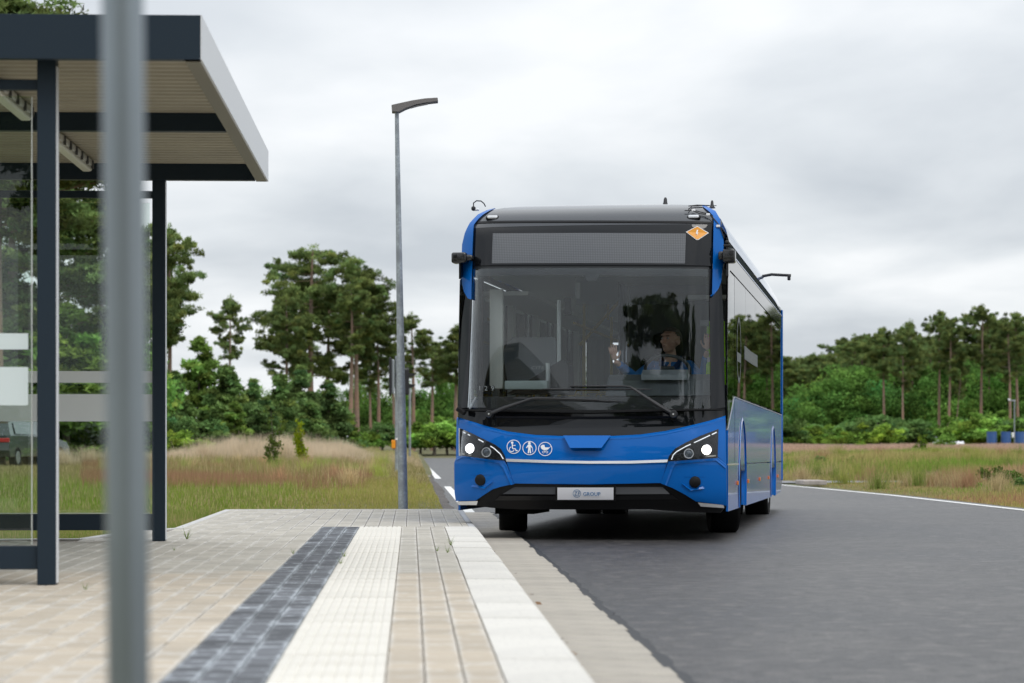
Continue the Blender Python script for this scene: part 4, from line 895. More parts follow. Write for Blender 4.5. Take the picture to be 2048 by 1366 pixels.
# --- driver
def skin_chain(verts, edges, radii, sub=1):
    me = bpy.data.meshes.new('s'); me.from_pydata([Vector(v) for v in verts], edges, []); o = bpy.data.objects.new('s', me); COL.objects.link(o)
    md = o.modifiers.new('k', 'SKIN'); md.use_smooth_shade = True
    for i, r in enumerate(radii):
        sv = me.skin_vertices[0].data[i]; sv.radius = (r, r) if not isinstance(r, tuple) else r; sv.use_root = (i == 0)
    if sub: s2 = o.modifiers.new('d', 'SUBSURF'); s2.levels = sub
    bpy.context.view_layer.update(); r_ = bpy.data.meshes.new_from_object(o.evaluated_get(bpy.context.evaluated_depsgraph_get())); bpy.data.objects.remove(o); return r_
def joinm(meshes, voxel=None, smooth=4):
    bm = bmesh.new()
    for m_ in meshes: bm.from_mesh(m_)
    me = bpy.data.meshes.new('j'); bm.to_mesh(me); bm.free()
    if voxel:
        o = bpy.data.objects.new('s', me); COL.objects.link(o); md = o.modifiers.new('r', 'REMESH'); md.mode = 'VOXEL'; md.voxel_size = voxel
        if smooth: sm = o.modifiers.new('sm', 'SMOOTH'); sm.iterations = smooth; sm.factor = .5
        bpy.context.view_layer.update(); r_ = bpy.data.meshes.new_from_object(o.evaluated_get(bpy.context.evaluated_depsgraph_get())); bpy.data.objects.remove(o); me = r_
    me.polygons.foreach_set('use_smooth', [True]*len(me.polygons)); return me
hc = loc(1341, 681, 1.50)          # head centre, bus coordinates
hx, hy, hz = hc
HS = 1.12
def ell(cx, cy, cz, rx, ry, rz, n=20, M=None):
    bm = bmesh.new(); bmesh.ops.create_uvsphere(bm, u_segments=n, v_segments=n//2+2, radius=1)
    for v in bm.verts: v.co = Vector((v.co.x*rx, v.co.y*ry, v.co.z*rz))
    if M: bmesh.ops.transform(bm, matrix=M, verts=bm.verts)
    for v in bm.verts: v.co += Vector((cx, cy, cz))
    me = bpy.data.meshes.new('e'); bm.to_mesh(me); bm.free(); return me
# head is built facing -y, then turned to its right (image left) and tilted up
HM = Matrix.Rotation(R(-30), 4, 'Z')@Matrix.Rotation(R(-8), 4, 'X')@Matrix.Scale(HS, 4)
def hp(x, y, z): return HM@Vector((x, y, z))
def hell(x, y, z, rx, ry, rz): p = hp(x, y, z); return ell(hx+p.x, hy+p.y, hz+p.z, rx, ry, rz, 18, HM)
parts = [hell(0, .012, .025, .078, .095, .088), hell(0, -.018, -.035, .062, .068, .075), hell(0, -.045, -.088, .034, .032, .026), hell(0, -.078, .038, .055, .018, .014),
         hell(-.033, -.072, -.02, .022, .02, .02), hell(.033, -.072, -.02, .022, .02, .02), hell(0, -.096, -.012, .011, .016, .026), hell(0, -.104, -.030, .016, .013, .011),
         hell(0, -.083, -.060, .026, .011, .006), hell(0, -.081, -.069, .022, .011, .006), hell(.079, .015, -.008, .010, .022, .034), hell(-.079, .015, -.008, .010, .022, .034)]
shL, shR = Vector((hx+.19, hy+.05, hz-.26)), Vector((hx-.19, hy+.05, hz-.26))
neckb = Vector((hx+.0, hy+.04, hz-.20)); pel = Vector((hx+.0, hy+.12, hz-.78))
haL = loc(1414, 701, 1.12); haR = loc(1230, 722, .95)
elL = Vector((hx+.33, hy-.12, hz-.42)); elR = Vector((hx-.33, hy-.16, hz-.38))
bv = [pel, (hx, hy+.10, hz-.55), (hx, hy+.07, hz-.34), neckb, (hx, hy+.01, hz-.05), shL, elL, haL, shR, elR, haR, (hx+.10, hy-.10, hz-.80), (hx+.13, hy-.42, hz-.78), (hx+.12, hy-.48, hz-1.18), (hx-.10, hy-.10, hz-.80), (hx-.13, hy-.42, hz-.78), (hx-.12, hy-.48, hz-1.18)]
be = [(0, 1), (1, 2), (2, 3), (3, 4), (2, 5), (5, 6), (6, 7), (2, 8), (8, 9), (9, 10), (0, 11), (11, 12), (12, 13), (0, 14), (14, 15), (15, 16)]
br_ = [(.15, .11), (.14, .10), (.16, .10), .062, .055, .058, .042, .028, .058, .042, .028, .08, .062, .045, .08, .062, .045]
body = skin_chain(bv, be, br_, 1)
def hand(wr, fwd, up, side, s):
    wr, fwd, up, side = Vector(wr), Vector(fwd).normalized(), Vector(up).normalized(), Vector(side).normalized()
    ms = []; P = lambda a, b_, c: wr+fwd*a+side*b_*s+up*c
    ms.append(skin_chain([P(0, 0, 0), P(.045, 0, 0), P(.085, 0, .0)], [(0, 1), (1, 2)], [(.026, .018), (.038, .016), (.036, .013)], 1))
    for i, (o, L) in enumerate(((.030, .072), (.010, .080), (-.010, .075), (-.030, .058))):
        ms.append(skin_chain([P(.07, o, 0), P(.09+L*.4, o*1.15, -.006), P(.09+L*.75, o*1.2, -.018), P(.09+L, o*1.2, -.034)], [(0, 1), (1, 2), (2, 3)], [.010, .0095, .0085, .007], 1))
    ms.append(skin_chain([P(.02, .02, 0), P(.045, .048, -.008), P(.075, .066, -.018), P(.10, .068, -.028)], [(0, 1), (1, 2), (2, 3)], [.013, .012, .0105, .008], 1))
    return ms
hands = hand(haL, (.10, -.25, 1), (0, -1, -.2), (1, 0, -.1), -1)+hand(haR, (-.15, -.3, 1), (.1, -1, -.2), (1, 0, .1), 1)
SKIN = mat('skin', (.78, .50, .38), .5, noise=(18, (.58, .32, .23), .4, .7)); 
drv = link('person', joinm([body]+parts+hands, .0062, 3), SKIN); drv.matrix_world = BM
tag(drv, 'short haired bus driver in a blue jacket, head turned aside, both hands raised', 'person')
J = Vector; jk = skin_chain([bv[0], bv[1], bv[2], (hx, hy+.045, hz-.225), shL, elL, haL.lerp(elL, .14), shR, elR, haR.lerp(elR, .14)], [(0, 1), (1, 2), (2, 3), (2, 4), (4, 5), (5, 6), (2, 7), (7, 8), (8, 9)], [(.175, .135), (.165, .125), (.185, .125), .078, .074, .058, .042, .074, .058, .042], 2)
jk.polygons.foreach_set('use_smooth', [True]*len(jk.polygons))
JB = mat('jacket_blue', (.03, .22, .60), .75, noise=(6, (.02, .15, .45), .4, .65), bump=(7, 1.)); jo = link('jacket', jk, JB, drv)
cl = MB()
for s in (1, -1): cl.add([(hx+s*.02, hy-.075, hz-.27), (hx+s*.085, hy-.03, hz-.19), (hx+s*.10, hy+.05, hz-.14), (hx+s*.12, hy+.04, hz-.19), (hx+s*.11, hy-.05, hz-.25), (hx+s*.05, hy-.11, hz-.31)], [(0, 1, 4, 5), (1, 2, 3, 4)])
cl.build('collar', mat('collar_navy', (.015, .05, .15), .8), jo, True)
hr = MB(); bm = bmesh.new(); bmesh.ops.create_uvsphere(bm, u_segments=40, v_segments=26, radius=1)
for v in list(bm.verts):
    d = v.co.copy()
    if d.z < (.42 if d.y < -.45 else .12 if d.y < .1 else -.35): bm.verts.remove(v)
for v in bm.verts:
    k_ = 1+.012*mnoise.noise(v.co*9); v.co = Vector((v.co.x*.0865*k_, v.co.y*.1045*k_+.014, v.co.z*.0985*k_+.027)); p = HM@v.co; v.co = p+Vector((hx, hy, hz))
mh = bpy.data.meshes.new('hair'); bm.to_mesh(mh); bm.free(); mh.polygons.foreach_set('use_smooth', [True]*len(mh.polygons))
ho = link('hair', mh, mat('short_grey_hair', (.11, .085, .07), .8, noise=(60, (.20, .18, .17), .45, .6), bump=(120, 1)), drv)
so2 = ho.modifiers.new('t', 'SOLIDIFY'); so2.thickness = .006
for s in (1, -1):
    p = hp(s*.033, -.089, .004); e_ = link('eye', ell(hx+p.x, hy+p.y, hz+p.z, .012, .008, .007, 12, HM), mat('eye_white', (.6, .58, .55), .2), drv)
    p = hp(s*.033-.002, -.097, .005); link('iris', ell(hx+p.x, hy+p.y, hz+p.z, .005, .003, .005, 10, HM), mat('iris_dark', (.02, .025, .03), .2), e_)
    p = hp(s*.034, -.094, .024); link('eyebrow', ell(hx+p.x, hy+p.y, hz+p.z, .021, .006, .004, 10, HM), mat('brow', (.13, .09, .07), .8), drv)
p = hp(0, -.093, -.064); link('mouth', ell(hx+p.x, hy+p.y, hz+p.z, .021, .003, .0022, 10, HM), mat('lips', (.30, .10, .09), .5), drv)

# ------------------------------------------------------------------ trees and plants
BARKO = mat('pine_bark', (.33, .205, .145), .9, noise=[(.35, (.24, .19, .16), .4, .65, 5), (9, (.17, .12, .095), .5, .65, 3)])
BARKG = mat('grey_bark', (.2, .17, .14), .9, noise=(3, (.10, .085, .07), .4, .65))
def leafmat(name, rough=.6, tr=.33):
    m = bpy.data.materials.new(name); m.use_nodes = True; n, l = nodes(m); n.clear(); o = n.new('ShaderNodeOutputMaterial')
    a = n.new('ShaderNodeAttribute'); a.attribute_name = 'Col'; oi = n.new('ShaderNodeObjectInfo'); r = n.new('ShaderNodeMapRange'); r.inputs[3].default_value = .82; r.inputs[4].default_value = 1.2; l.new(oi.outputs['Random'], r.inputs[0])
    vm = n.new('ShaderNodeVectorMath'); vm.operation = 'SCALE'; l.new(a.outputs['Color'], vm.inputs[0]); l.new(r.outputs[0], vm.inputs['Scale'])
    d = n.new('ShaderNodeBsdfDiffuse'); t = n.new('ShaderNodeBsdfTranslucent'); l.new(vm.outputs[0], d.inputs[0]); l.new(vm.outputs[0], t.inputs[0])
    mx = n.new('ShaderNodeMixShader'); mx.inputs[0].default_value = tr; l.new(d.outputs[0], mx.inputs[1]); l.new(t.outputs[0], mx.inputs[2])
    l.new(mx.outputs[0], o.inputs[0]); return m
LEAF = leafmat('foliage')
def leaves(cl_c, cl_r, cl_n, size, base, var, flat=.6, elong=1.6, upbias=.3):
    """clumps -> little triangles; cl_c (k,3), cl_r (k,3)"""
    idx = np.repeat(np.arange(len(cl_c)), cl_n); n = len(idx)
    u = rng.normal(size=(n, 3)); u /= np.linalg.norm(u, axis=1)[:, None]; rad = rng.random(n)**.45
    c = cl_c[idx]+u*rad[:, None]*cl_r[idx]
    a = rng.normal(size=(n, 3)); a[:, 2] *= flat; a /= np.linalg.norm(a, axis=1)[:, None]
    b_ = rng.normal(size=(n, 3)); b_[:, 2] += upbias; b_ -= (a*b_).sum(1)[:, None]*a; b_ /= np.linalg.norm(b_, axis=1)[:, None]
    s = size*rng.uniform(.6, 1.3, n)[:, None]
    V = np.stack([c-a*s*.5, c+a*s*.5, c+b_*s*elong*.8], 1).reshape(-1, 3); F = np.arange(3*n).reshape(-1, 3)
    cv = 1+rng.normal(0, var, len(cl_c))[idx]+rng.normal(0, var*.7, n); hue = rng.normal(0, .06, len(cl_c))[idx]
    col = np.clip(np.array(base)[None]*cv[:, None]*np.stack([1+hue*1.5, np.ones(n), 1-hue], 1), .004, 1)
    return V, F, np.repeat(col, 3, 0)
def pine(h, seed, cw=2.6, cs=.45, dens=1., tilt=.0, col=(.185, .245, .085), name='pine'):
    r = np.random.default_rng(seed); b = MB(); pts = []; px0 = py0 = 0.
    for i in range(9):
        t = i/8; pts.append((px0+tilt*h*t+.12*math.sin(t*5+seed)*t, py0+.1*math.cos(t*4+seed)*t, h*.97*t))
    rb = h*.0165; b.tube(pts, [rb*(1-.78*i/8) for i in range(9)], 8)
    C = []; Rr = []
    def trunk(t): f = t*8; i = min(int(f), 7); g = f-i; return np.array(pts[i])*(1-g)+np.array(pts[i+1])*g
    nb = int(30*dens)
    for k in range(nb):
        t = cs+(1-cs)*(k/nb)**.9; z0 = trunk(t); ang = r.uniform(0, 2*math.pi); L = cw*(.35+.75*math.sin(math.pi*min(max((1-t)/(1-cs)*.82+.1, 0), 1)))*r.uniform(.55, 1.15)
        if t > .93: L *= .5
        tip = z0+np.array([math.cos(ang)*L, math.sin(ang)*L, L*r.uniform(.05, .38)])
        mid = (z0+tip)/2+np.array([0, 0, -.08*L]); b.tube([z0, mid, tip], [rb*.28*(1.2-t), rb*.2*(1.2-t), .015], 4, cap=False)
        m = max(2, int(L/ .55))
        for q_ in range(3): f_ = r.uniform(.3, .9); c_ = z0*(1-f_)+tip*f_; b.tube([c_, c_+r.normal(0, .35, 3)], [.014, .006], 3, cap=False)
        for j in range(m+1):
            f = .34+.72*(j+.5)/(m+1); c = z0*(1-f)+tip*f+r.normal(0, .12, 3)*[1, 1, .5]; C.append(c); s = r.uniform(.30, .70)*(.8+.2*cw/2.6); Rr.append([s, s, s*.46])
            for _ in range(2): C.append(c+r.normal(0, .38, 3)*[1, 1, .6]); Rr.append([s*.62, s*.62, s*.34])
    C.append(trunk(1)+[0, 0, .1]); Rr.append([.4, .4, .5])
    C, Rr = np.array(C), np.array(Rr)
    V, F, c = leaves(C, Rr, 105, .095, col, .26, .5, 2.6, .6)
    return b.mesh(True, 60, 'trunk'), bigmesh('crown', V, F, c)
def bush(w_, h, seed, col, leaf=.16, n=70, per=110, cone=False, trunk=True):
    r = np.random.default_rng(seed); C = []; Rr = []
    for i in range(n):
        if cone:
            t = r.random()**1.3; a = r.uniform(0, 6.28); rr = w_*.5*(1-t)**.8*r.uniform(.35, 1.05); C.append([math.cos(a)*rr, math.sin(a)*rr, h*(.04+.92*t)]); s = (.12+.20*(1-t))*w_*r.uniform(.6, 1.1)*.6; Rr.append([s, s, s*.6])
        else:
            a = r.uniform(0, 6.28); el = math.asin(r.uniform(-.15, 1)); k = r.uniform(.35, 1.12)
            C.append([math.cos(a)*math.cos(el)*w_*.5*k, math.sin(a)*math.cos(el)*w_*.5*k, h*.42+math.sin(el)*h*.5*k*(1+.30*r.normal())]); s = w_*r.uniform(.09, .17); Rr.append([s, s, s*.8])
    C, Rr = np.array(C), np.array(Rr); Rr = Rr*r.uniform(.55, 1.45, len(Rr))[:, None]; V, F, c = leaves(C, Rr, per, leaf, col, .32, .8, 1.3 if not cone else 2.2, .2)
    V[:, 2] = np.maximum(V[:, 2], .02)
    b = MB(); b.tube([(0, 0, -.2), (.05, 0, h*.4), (0, .04, h*.8)], [w_*.018+.03, w_*.012+.02, .015], 6)
    return b.mesh(True, 60, 'trunk'), bigmesh('crown', V, F, c)
def place(kind, meshes, x, y, z, sc_=1., rz=None, bark=BARKO, lean=0., **k):
    r = empty(kind, (x, y, z), rz if rz is not None else rng.uniform(0, 6.28), **k)
    if isinstance(sc_, (int, float)): sc_ = (sc_,)*3
    r.scale = sc_; r.rotation_euler[1] = lean
    link('trunk', meshes[0], bark, r); link('crown', meshes[1], LEAF, r); return r
PC = (.052, .088, .030)
P = [pine(15, 1, 2.7, .42), pine(15, 2, 3.0, .5, 1.15), pine(15, 3, 2.2, .55, .8), pine(15, 4, 2.4, .60, .85), pine(15, 5, 3.4, .38, 1.3), pine(15, 6, 1.9, .62, .7)]
YC = [bush(3.2, 5, 21, (.20, .30, .095), .10, 110, 160, True), bush(3.0, 5, 22, (.175, .27, .095), .10, 110, 160, True), bush(2.6, 5, 23, (.235, .35, .085), .10, 90, 160, True)]
DB = [bush(8, 7, 31, (.140, .265, .060), .20, 110, 190), bush(9, 6.5, 32, (.165, .295, .065), .20, 110, 190), bush(7, 7.5, 33, (.120, .235, .055), .20, 100, 190)]
SB = [bush(2.4, 1.8, 41, (.18, .30, .06), .14, 45, 90), bush(2.2, 2.2, 42, (.14, .235, .075), .13, 45, 90), bush(2.0, 1.6, 43, (.25, .36, .06), .12, 40, 80)]
def pt(px, ytop, D, meshes, hm, zb=None, kind='pine_tree', wscale=1., **k):
    x, y = gx(px, D); z = gz(x, y)-.05 if zb is None else zb; H2 = CAMH+(884-ytop)*D/FPX-z; s = H2/hm
    return place(kind, meshes, x, y, z, (s*wscale, s*wscale, s), **k)
# left group of tall pines behind the verge
G = 'tall pines of the clump left of the lamp post'
lab = ['tallest pine of the clump left of the lamp post, broad crown on a reddish trunk', 'second tall pine of the clump, rounded crown right of the tallest', 'pine with a pair of reddish lower stems under the right crown of the clump', 'pine at the left flank of the clump with low spreading boughs', 'dark pine filling the middle of the clump between the two tall crowns', 'pine at the right flank of the clump, reaching toward the lamp post', 'slim pine half hidden at the back of the clump']
for (px, yt, D, v, w_), lb_ in zip(((622, 490, 165, 4, .92), (714, 526, 168, 1, .85), (702, 570, 160, 3, .85), (572, 590, 160, 0, .72), (655, 560, 172, 0, .85), (757, 625, 170, 2, .8), (600, 560, 178, 5, .9)), lab):
    pt(px, yt, D, P[v], 15, wscale=w_*1.25, label=lb_, cat='pine', group=G)
pt(457, 590, 140, P[5], 15, wscale=.8, lean=.03, label='thin leaning pine with a sparse lopsided crown, standing alone left of the big clump', cat='pine')
pt(826, 625, 175, P[2], 15, wscale=1.1, label='pine just behind the upper lamp post, right of the clump', cat='pine')
pt(864, 683, 190, P[3], 15, wscale=1.2, label='slender pine in the gap between the lamp post and the bus', cat='pine')
pt(912, 650, 180, P[2], 15, wscale=1.3, label='pine cut off by the left edge of the bus', cat='pine')
pt(741, 700, 195, P[3], 15, wscale=1.1, label='small far pine low between the clump trunks and the signal', cat='pine')
pt(790, 690, 185, P[5], 15, wscale=1.2, lean=-.04, label='leaning pine trunk directly behind the traffic signal', cat='pine')
# pines behind the shelter
for px, yt, D, v, w_, lb_ in ((338, 450, 105, 1, .72, 'pine whose boughs stick out right of the far shelter post'), (205, 395, 100, 4, 1.0, 'pine seen through the far shelter glass behind the foreground pole'), (95, 330, 92, 0, 1.3, 'pine behind the near shelter post, boughs against the sky'), (22, 290, 98, 4, 1.3, 'large pine with a reddish trunk seen through the left shelter glass'), (-10, -30, 78, 1, 1.2, 'pine towering over the shelter roof at the top left corner'), (285, 520, 120, 2, 1.2, 'pine seen through the glass just left of the far shelter post')):
    pt(px, yt, D, P[v], 15, wscale=w_*1.2, label=lb_, cat='pine')
# young conifers in front of them
g2 = 'young conifers along the left field'
labs2 = ['bushy young conifer right beside the far shelter post', 'young conifer second from the shelter, with a pointed tip', 'young conifer third from the shelter, low and wide', 'young conifer before the big pine clump, left part', 'young conifer before the big pine clump, middle', 'dark young conifer before the big pine clump, right part', 'low young conifer at the right end of the conifer row', 'bright young conifer seen through the far shelter glass', 'tall yellow-green young conifer behind the near shelter post', 'young conifer seen through the near shelter glass', 'small young conifer between the shelter and the first tall row']
for (px, yt, D, v, w_), lb_ in zip(((400, 668, 112, 2, 1.1), (452, 728, 108, 0, 1.2), (505, 752, 112, 1, 1.1), (560, 745, 120, 0, 1.1), (600, 725, 124, 1, 1.1), (655, 755, 125, 1, 1.2), (690, 800, 126, 2, 1.2), (245, 640, 98, 2, 1.5), (130, 600, 90, 2, 1.6), (40, 560, 92, 0, 1.6), (350, 740, 104, 0, 1.0)), labs2):
    pt(px, yt, D, YC[v], 5, kind='young_conifer', wscale=w_*1.15, bark=BARKG, label=lb_, cat='conifer', group=g2)
for i, (px, yt, D) in enumerate(((175, 640, 100), (300, 690, 102), (205, 700, 96), (85, 690, 97), (530, 790, 104), (470, 800, 102), (620, 800, 112))):
    pt(px, yt, D, YC[i % 3], 5, kind='young_conifer', wscale=1.5, bark=BARKG, label=['dense young conifer behind the film stripes of the far shelter glass', 'dense young conifer just left of the far shelter post', 'dense young conifer hidden mostly by the blurred pole', 'dense young conifer directly behind the near shelter post', 'low dense conifer behind the two saplings, left side', 'low dense conifer left of the saplings, at the edge of the tall grass', 'low dense conifer right behind the yellow-green sapling'][i], cat='conifer', group='thicket conifers behind the tall grass')
for px, yt, D, v, lb_ in ((165, 600, 94, 1, 'fresh yellow-green broadleaf tree seen through the far shelter glass'), (28, 640, 95, 1, 'fresh green broadleaf tree seen through the near shelter glass')):
    pt(px, yt, D, DB[v], 7, kind='broadleaf_tree', wscale=.75, bark=BARKG, label=lb_, cat='tree')
# deciduous hedge behind the lamp post
for i, (px, yt, D, w_) in enumerate(((730, 770, 205, .9), (790, 775, 200, 1.), (850, 765, 202, 1.), (905, 755, 205, 1.), (960, 770, 205, 1.), (675, 790, 205, .9), (500, 790, 190, 1), (560, 800, 190, 1))):
    pt(px, yt, D, DB[i % 3], 7, kind='broadleaf_tree', wscale=w_*.95, bark=BARKG, label=['broadleaf tree between the clump trunks and the lamp post', 'broadleaf tree directly behind the traffic signal', 'broadleaf tree right of the lamp post, above the white road line', 'broadleaf tree beside the left edge of the bus', 'broadleaf tree mostly hidden by the left front corner of the bus', 'broadleaf tree behind the trunks of the pine clump', 'broadleaf tree seen in the gap under the thin leaning pine', 'broadleaf tree behind the left flank of the pine clump'][i], cat='tree', group='broadleaf belt behind the lamp post')
for i, (px, yt, D) in enumerate(((725, 862, 150), (765, 855, 152), (840, 850, 150), (868, 842, 148), (895, 850, 150), (920, 850, 150), (805, 862, 155), (400, 850, 88), (370, 855, 85))):
    pt(px, yt, D, SB[i % 3], 1.9, kind='bush', wscale=1.5, bark=BARKG, label=['low bush right of the pine clump trunks', 'low bush just left of the lamp post', 'low bush right of the thin grey pole', 'low bush in the middle between the thin pole and the bus', 'low bush nearest the bus front corner but one', 'low bush touching the left edge of the bus', 'low bush directly behind the lamp post foot', 'low bright bush at the left end of the tall grass', 'low bright bush right beside the far shelter post'][i], cat='bush', group='low bushes at the foot of the left tree belt')
# right side
gr_ = 'pines standing before the wood on the right'
rl = [(1768, 655, 205, 0, 1.0, 'leftmost of the tall pines on the right, bare trunk on open ground'), (1806, 650, 200, 4, .85, 'right-hand pine with a thick reddish trunk, second from the left'), (1826, 640, 215, 2, 1.0, 'thin pine close behind the thick reddish trunk'), (1878, 622, 205, 1, .85, 'broad crowned pine in the middle of the right row'), (1897, 640, 200, 3, 1.0, 'pine of the forked pair, middle of the right row'), (1962, 610, 200, 0, .95, 'tall rounded pine right of the forked pair'), (1977, 640, 212, 3, 1., 'pine directly behind the tall rounded one'), (1994, 650, 215, 5, 1.1, 'slim pine with a small crown above the drums'), (2020, 640, 198, 2, 1.05, 'pine with a curved pale trunk beside the camera pole'), (2036, 625, 205, 1, 1., 'rightmost pine, at the frame edge')]
for px, yt, D, v, w_, lb_ in rl: pt(px, yt, D, P[{0: 3, 1: 3, 4: 1}.get(v, v)], 15, wscale=w_*.86, lean=rng.normal(0, .015), label=lb_, cat='pine', group=gr_)
pt(1908, 720, 200, P[3], 15, wscale=.5, lean=.09, label='leaning pale stem of the forked pair, middle of the right row', cat='pine', group=gr_)
for i in range(52):
    px = 1545+rng.uniform(0, 700) if i > 20 else 1550+i*11; yt = (730-26*rng.random()) if px < 1700 else (712-45*rng.random() - .05*(px-1700)); 
    pt(px, yt, rng.uniform(250, 300), P[i % 6], 15, wscale=1.15, lean=rng.normal(0, .02), zb=.1, label='pine in the dark wood behind the right-hand tree row', cat='pine', group='pines of the dark wood on the right')
for i in range(36):
    px = 1540+i*18+rng.uniform(-6, 6); yt = 800-55*ss(px, 1600, 1700)+rng.uniform(-12, 14)
    if px > 2060: yt -= 20
    pt(px, yt, rng.uniform(212, 232), DB[i % 3], 7, kind='broadleaf_tree', wscale=1.15, zb=.1, bark=BARKG, label='bright green broadleaf tree at the edge of the right wood', cat='tree', group='broadleaf edge of the right wood')
for i in range(46):
    px = 1545+i*13+rng.uniform(-5, 5); yt = 852+rng.uniform(-12, 10)-(12 if px > 1880 else 0)
    if 1840 < px < 1930: continue
    pt(px, yt, rng.uniform(166, 176), SB[i % 3], 1.9, kind='bush', wscale=1.6, zb=.35, bark=BARKG, label='leafy bush in the scrub line before the right wood', cat='bush', group='scrub line before the right wood')
pt(1950, 815, 175, YC[2], 5, kind='young_birch', wscale=.9, bark=BARKG, label='small pointed young tree among the bushes left of the drums', cat='tree')
for i, px in enumerate((975, 1010, 1050, 1085, 1125, 1165, 1290, 1330, 1370, 1410, 1450, 1490, 1525)):
    pt(px, 730-rng.uniform(0, 35), rng.uniform(235, 265), P[i % 6], 15, wscale=1.2, zb=.1, label='pine of the wood that closes the view behind the bus', cat='pine', group='wood behind the bus')
    if i % 2: pt(px+8, 790, 232, DB[i % 3], 7, kind='broadleaf_tree', wscale=1.2, zb=.1, bark=BARKG, label='broadleaf tree under the pines of the wood behind the bus', cat='tree', group='broadleaf trees behind the bus')
# trees behind the photographer, mirrored in the bus front and its side
for i, (x, y, s, v) in enumerate(((-16, -34, .9, 0), (-9, -40, 1.0, 1), (-3, -46, 1.05, 4), (4, -44, .85, 2), (10, -40, .9, 3), (-22, -30, .95, 2), (17, -46, 1.1, 1), (24, -40, 1., 0), (-30, -26, 1., 5), (-12, -60, 1.2, 1), (0, -62, 1.2, 0), (12, -62, 1.2, 4), (34, -30, 1, 1), (-4.5, -24, 1.3, 4), (1.5, -27, 1.35, 3), (-4, -25, .8, 5), (12, -26, 1.3, 0), (6.5, -24, .7, 3))):
    place('pine_tree', P[v], x, y, 0, (s*1.3, s*1.3, s), label='pine on the near side, seen only as a reflection in the bus', cat='pine', group='pines mirrored in the windscreen')
for i, (x, y) in enumerate(((-20, -30), (-13, -33), (-6, -36), (1, -38), (8, -36), (15, -34), (22, -32))):
    place('bush', DB[i % 3], x, y, 0, (.75, .75, .42), bark=BARKG, label='hedge bush on the near side, seen only as a reflection in the bus', cat='bush', group='hedge mirrored in the bus front')

# ------------------------------------------------------------------ grasses (uncountable)
GRM = leafmat('grass_blades', tr=.35)
def blades(name, n, sampler, hfun, cfun, wfun, lean=.35, tips=None):
    x, y = sampler(n); ok = np.ones(len(x), bool)
    z = np.array([gz(a, c) for a, c in zip(x, y)]); h = hfun(x, y); wd_ = wfun(x, y); ang = rng.uniform(0, 2*np.pi, len(x)); la = rng.uniform(0, 2*np.pi, len(x)); ll = h*lean*rng.random(len(x))
    dx, dy = np.cos(ang)*wd_*.5, np.sin(ang)*wd_*.5; bx, by, bz = x, y, z-.01
    V = np.stack([np.stack([bx-dx, by-dy, bz], 1), np.stack([bx+dx, by+dy, bz], 1), np.stack([bx+np.cos(la)*ll, by+np.sin(la)*ll, bz+h], 1)], 1).reshape(-1, 3)
    col = cfun(x, y); c3 = np.repeat(col, 3, 0).reshape(-1, 3, 3)
    if tips is not None: c3[:, 2] = c3[:, 2]*.35+tips(x, y)*.65
    c3 = c3*1.65
    o = link(name, bigmesh(name, V, np.arange(3*len(x)).reshape(-1, 3), np.clip(c3.reshape(-1, 3), .005, 1)), GRM); return tag(o, kind='stuff')
def pn(x, y, s, k=0.):     # cheap smooth noise, vectorised
    return np.sin(x*s*1.3+k)*np.cos(y*s*.9+k*2)*.5+np.sin(x*s*.53+y*s*.71+k*3)*.5
def samp_left(n):
    y = 27.5+(rng.random(n)**1.35)*110; u = rng.random(n); x = -.25*y-2+(.25*y+2.45)*u
    x = np.minimum(x, .42-.001*(y-27)); 
    keep = ~((y > 61.3) & (y < 64.7)) ; return x[keep], y[keep]
def mixc(stops, t):
    t = np.asarray(t); out_ = np.zeros((len(t), 3)); ts_ = [s[0] for s in stops]
    for c in range(3): out_[:, c] = np.interp(t, ts_, [s[1][c] for s in stops])
    return out_
LST = [(27, (.21, .20, .07)), (31, (.17, .19, .05)), (34, (.125, .19, .025)), (41, (.14, .18, .035)), (46, (.17, .145, .06)), (50, (.17, .14, .065)), (56, (.17, .155, .06)), (68, (.18, .16, .065)), (80, (.24, .19, .11)), (90, (.33, .27, .18)), (140, (.22, .22, .08))]
def colL(x, y):
    t = y+7*pn(x, y, .35)+4*pn(x, y, .9, 2)+rng.normal(0, 4, len(x)); c = mixc(LST, t); c *= (1+rng.normal(0, .22, len(x)))[:, None]; d = rng.random(len(x)) < .22; c[d] = np.array([.36, .29, .16])*rng.uniform(.6, 1.1, d.sum())[:, None]
    s = (x+.5*rng.normal(size=len(x)) > -1.5) & (y < 48); c[s] = c[s]*.4+np.array([.25, .21, .07])*.6*(1+rng.normal(0, .15, s.sum()))[:, None]; return c
def hL(x, y): h = np.interp(y, [27, 30, 34, 42, 50, 70, 100], [.06, .09, .15, .22, .30, .34, .38])*(1+.35*pn(x, y, .8, 2)); h = np.where(x > -1.8, h*.55, h); h = np.where(x > .1, h*.5, h); h = np.where((x < -.128*y) & (y > 50), h*.45, h); return np.maximum(h, .03)*rng.uniform(.5, 1.25, len(x))
blades('grass', 410000, samp_left, hL, colL, lambda x, y: .0035+.00026*y)
def samp_back(n): # strip directly behind the shelter and left of the platform
    y = 18.9+rng.random(n)*9.5; x = -.19*y-1+(.19*y-1.15)*rng.random(n); k = ((x < -2.12) & (y > 21.7)) | ((y > 19.1) & (x < -2.65)) | (y > 27.55); return x[k], y[k]
blades('grass', 90000, samp_back, lambda x, y: np.interp(y, [19, 21, 28], [.05, .08, .09])*rng.uniform(.4, 1.5, len(x)), lambda x, y: np.where((rng.random(len(x)) < .35+.25*pn(x, y, 2))[:, None], np.array([[.33, .26, .13]]), np.array([[.14, .20, .035]]))*rng.uniform(.6, 1.2, len(x))[:, None], lambda x, y: .004+x*0)
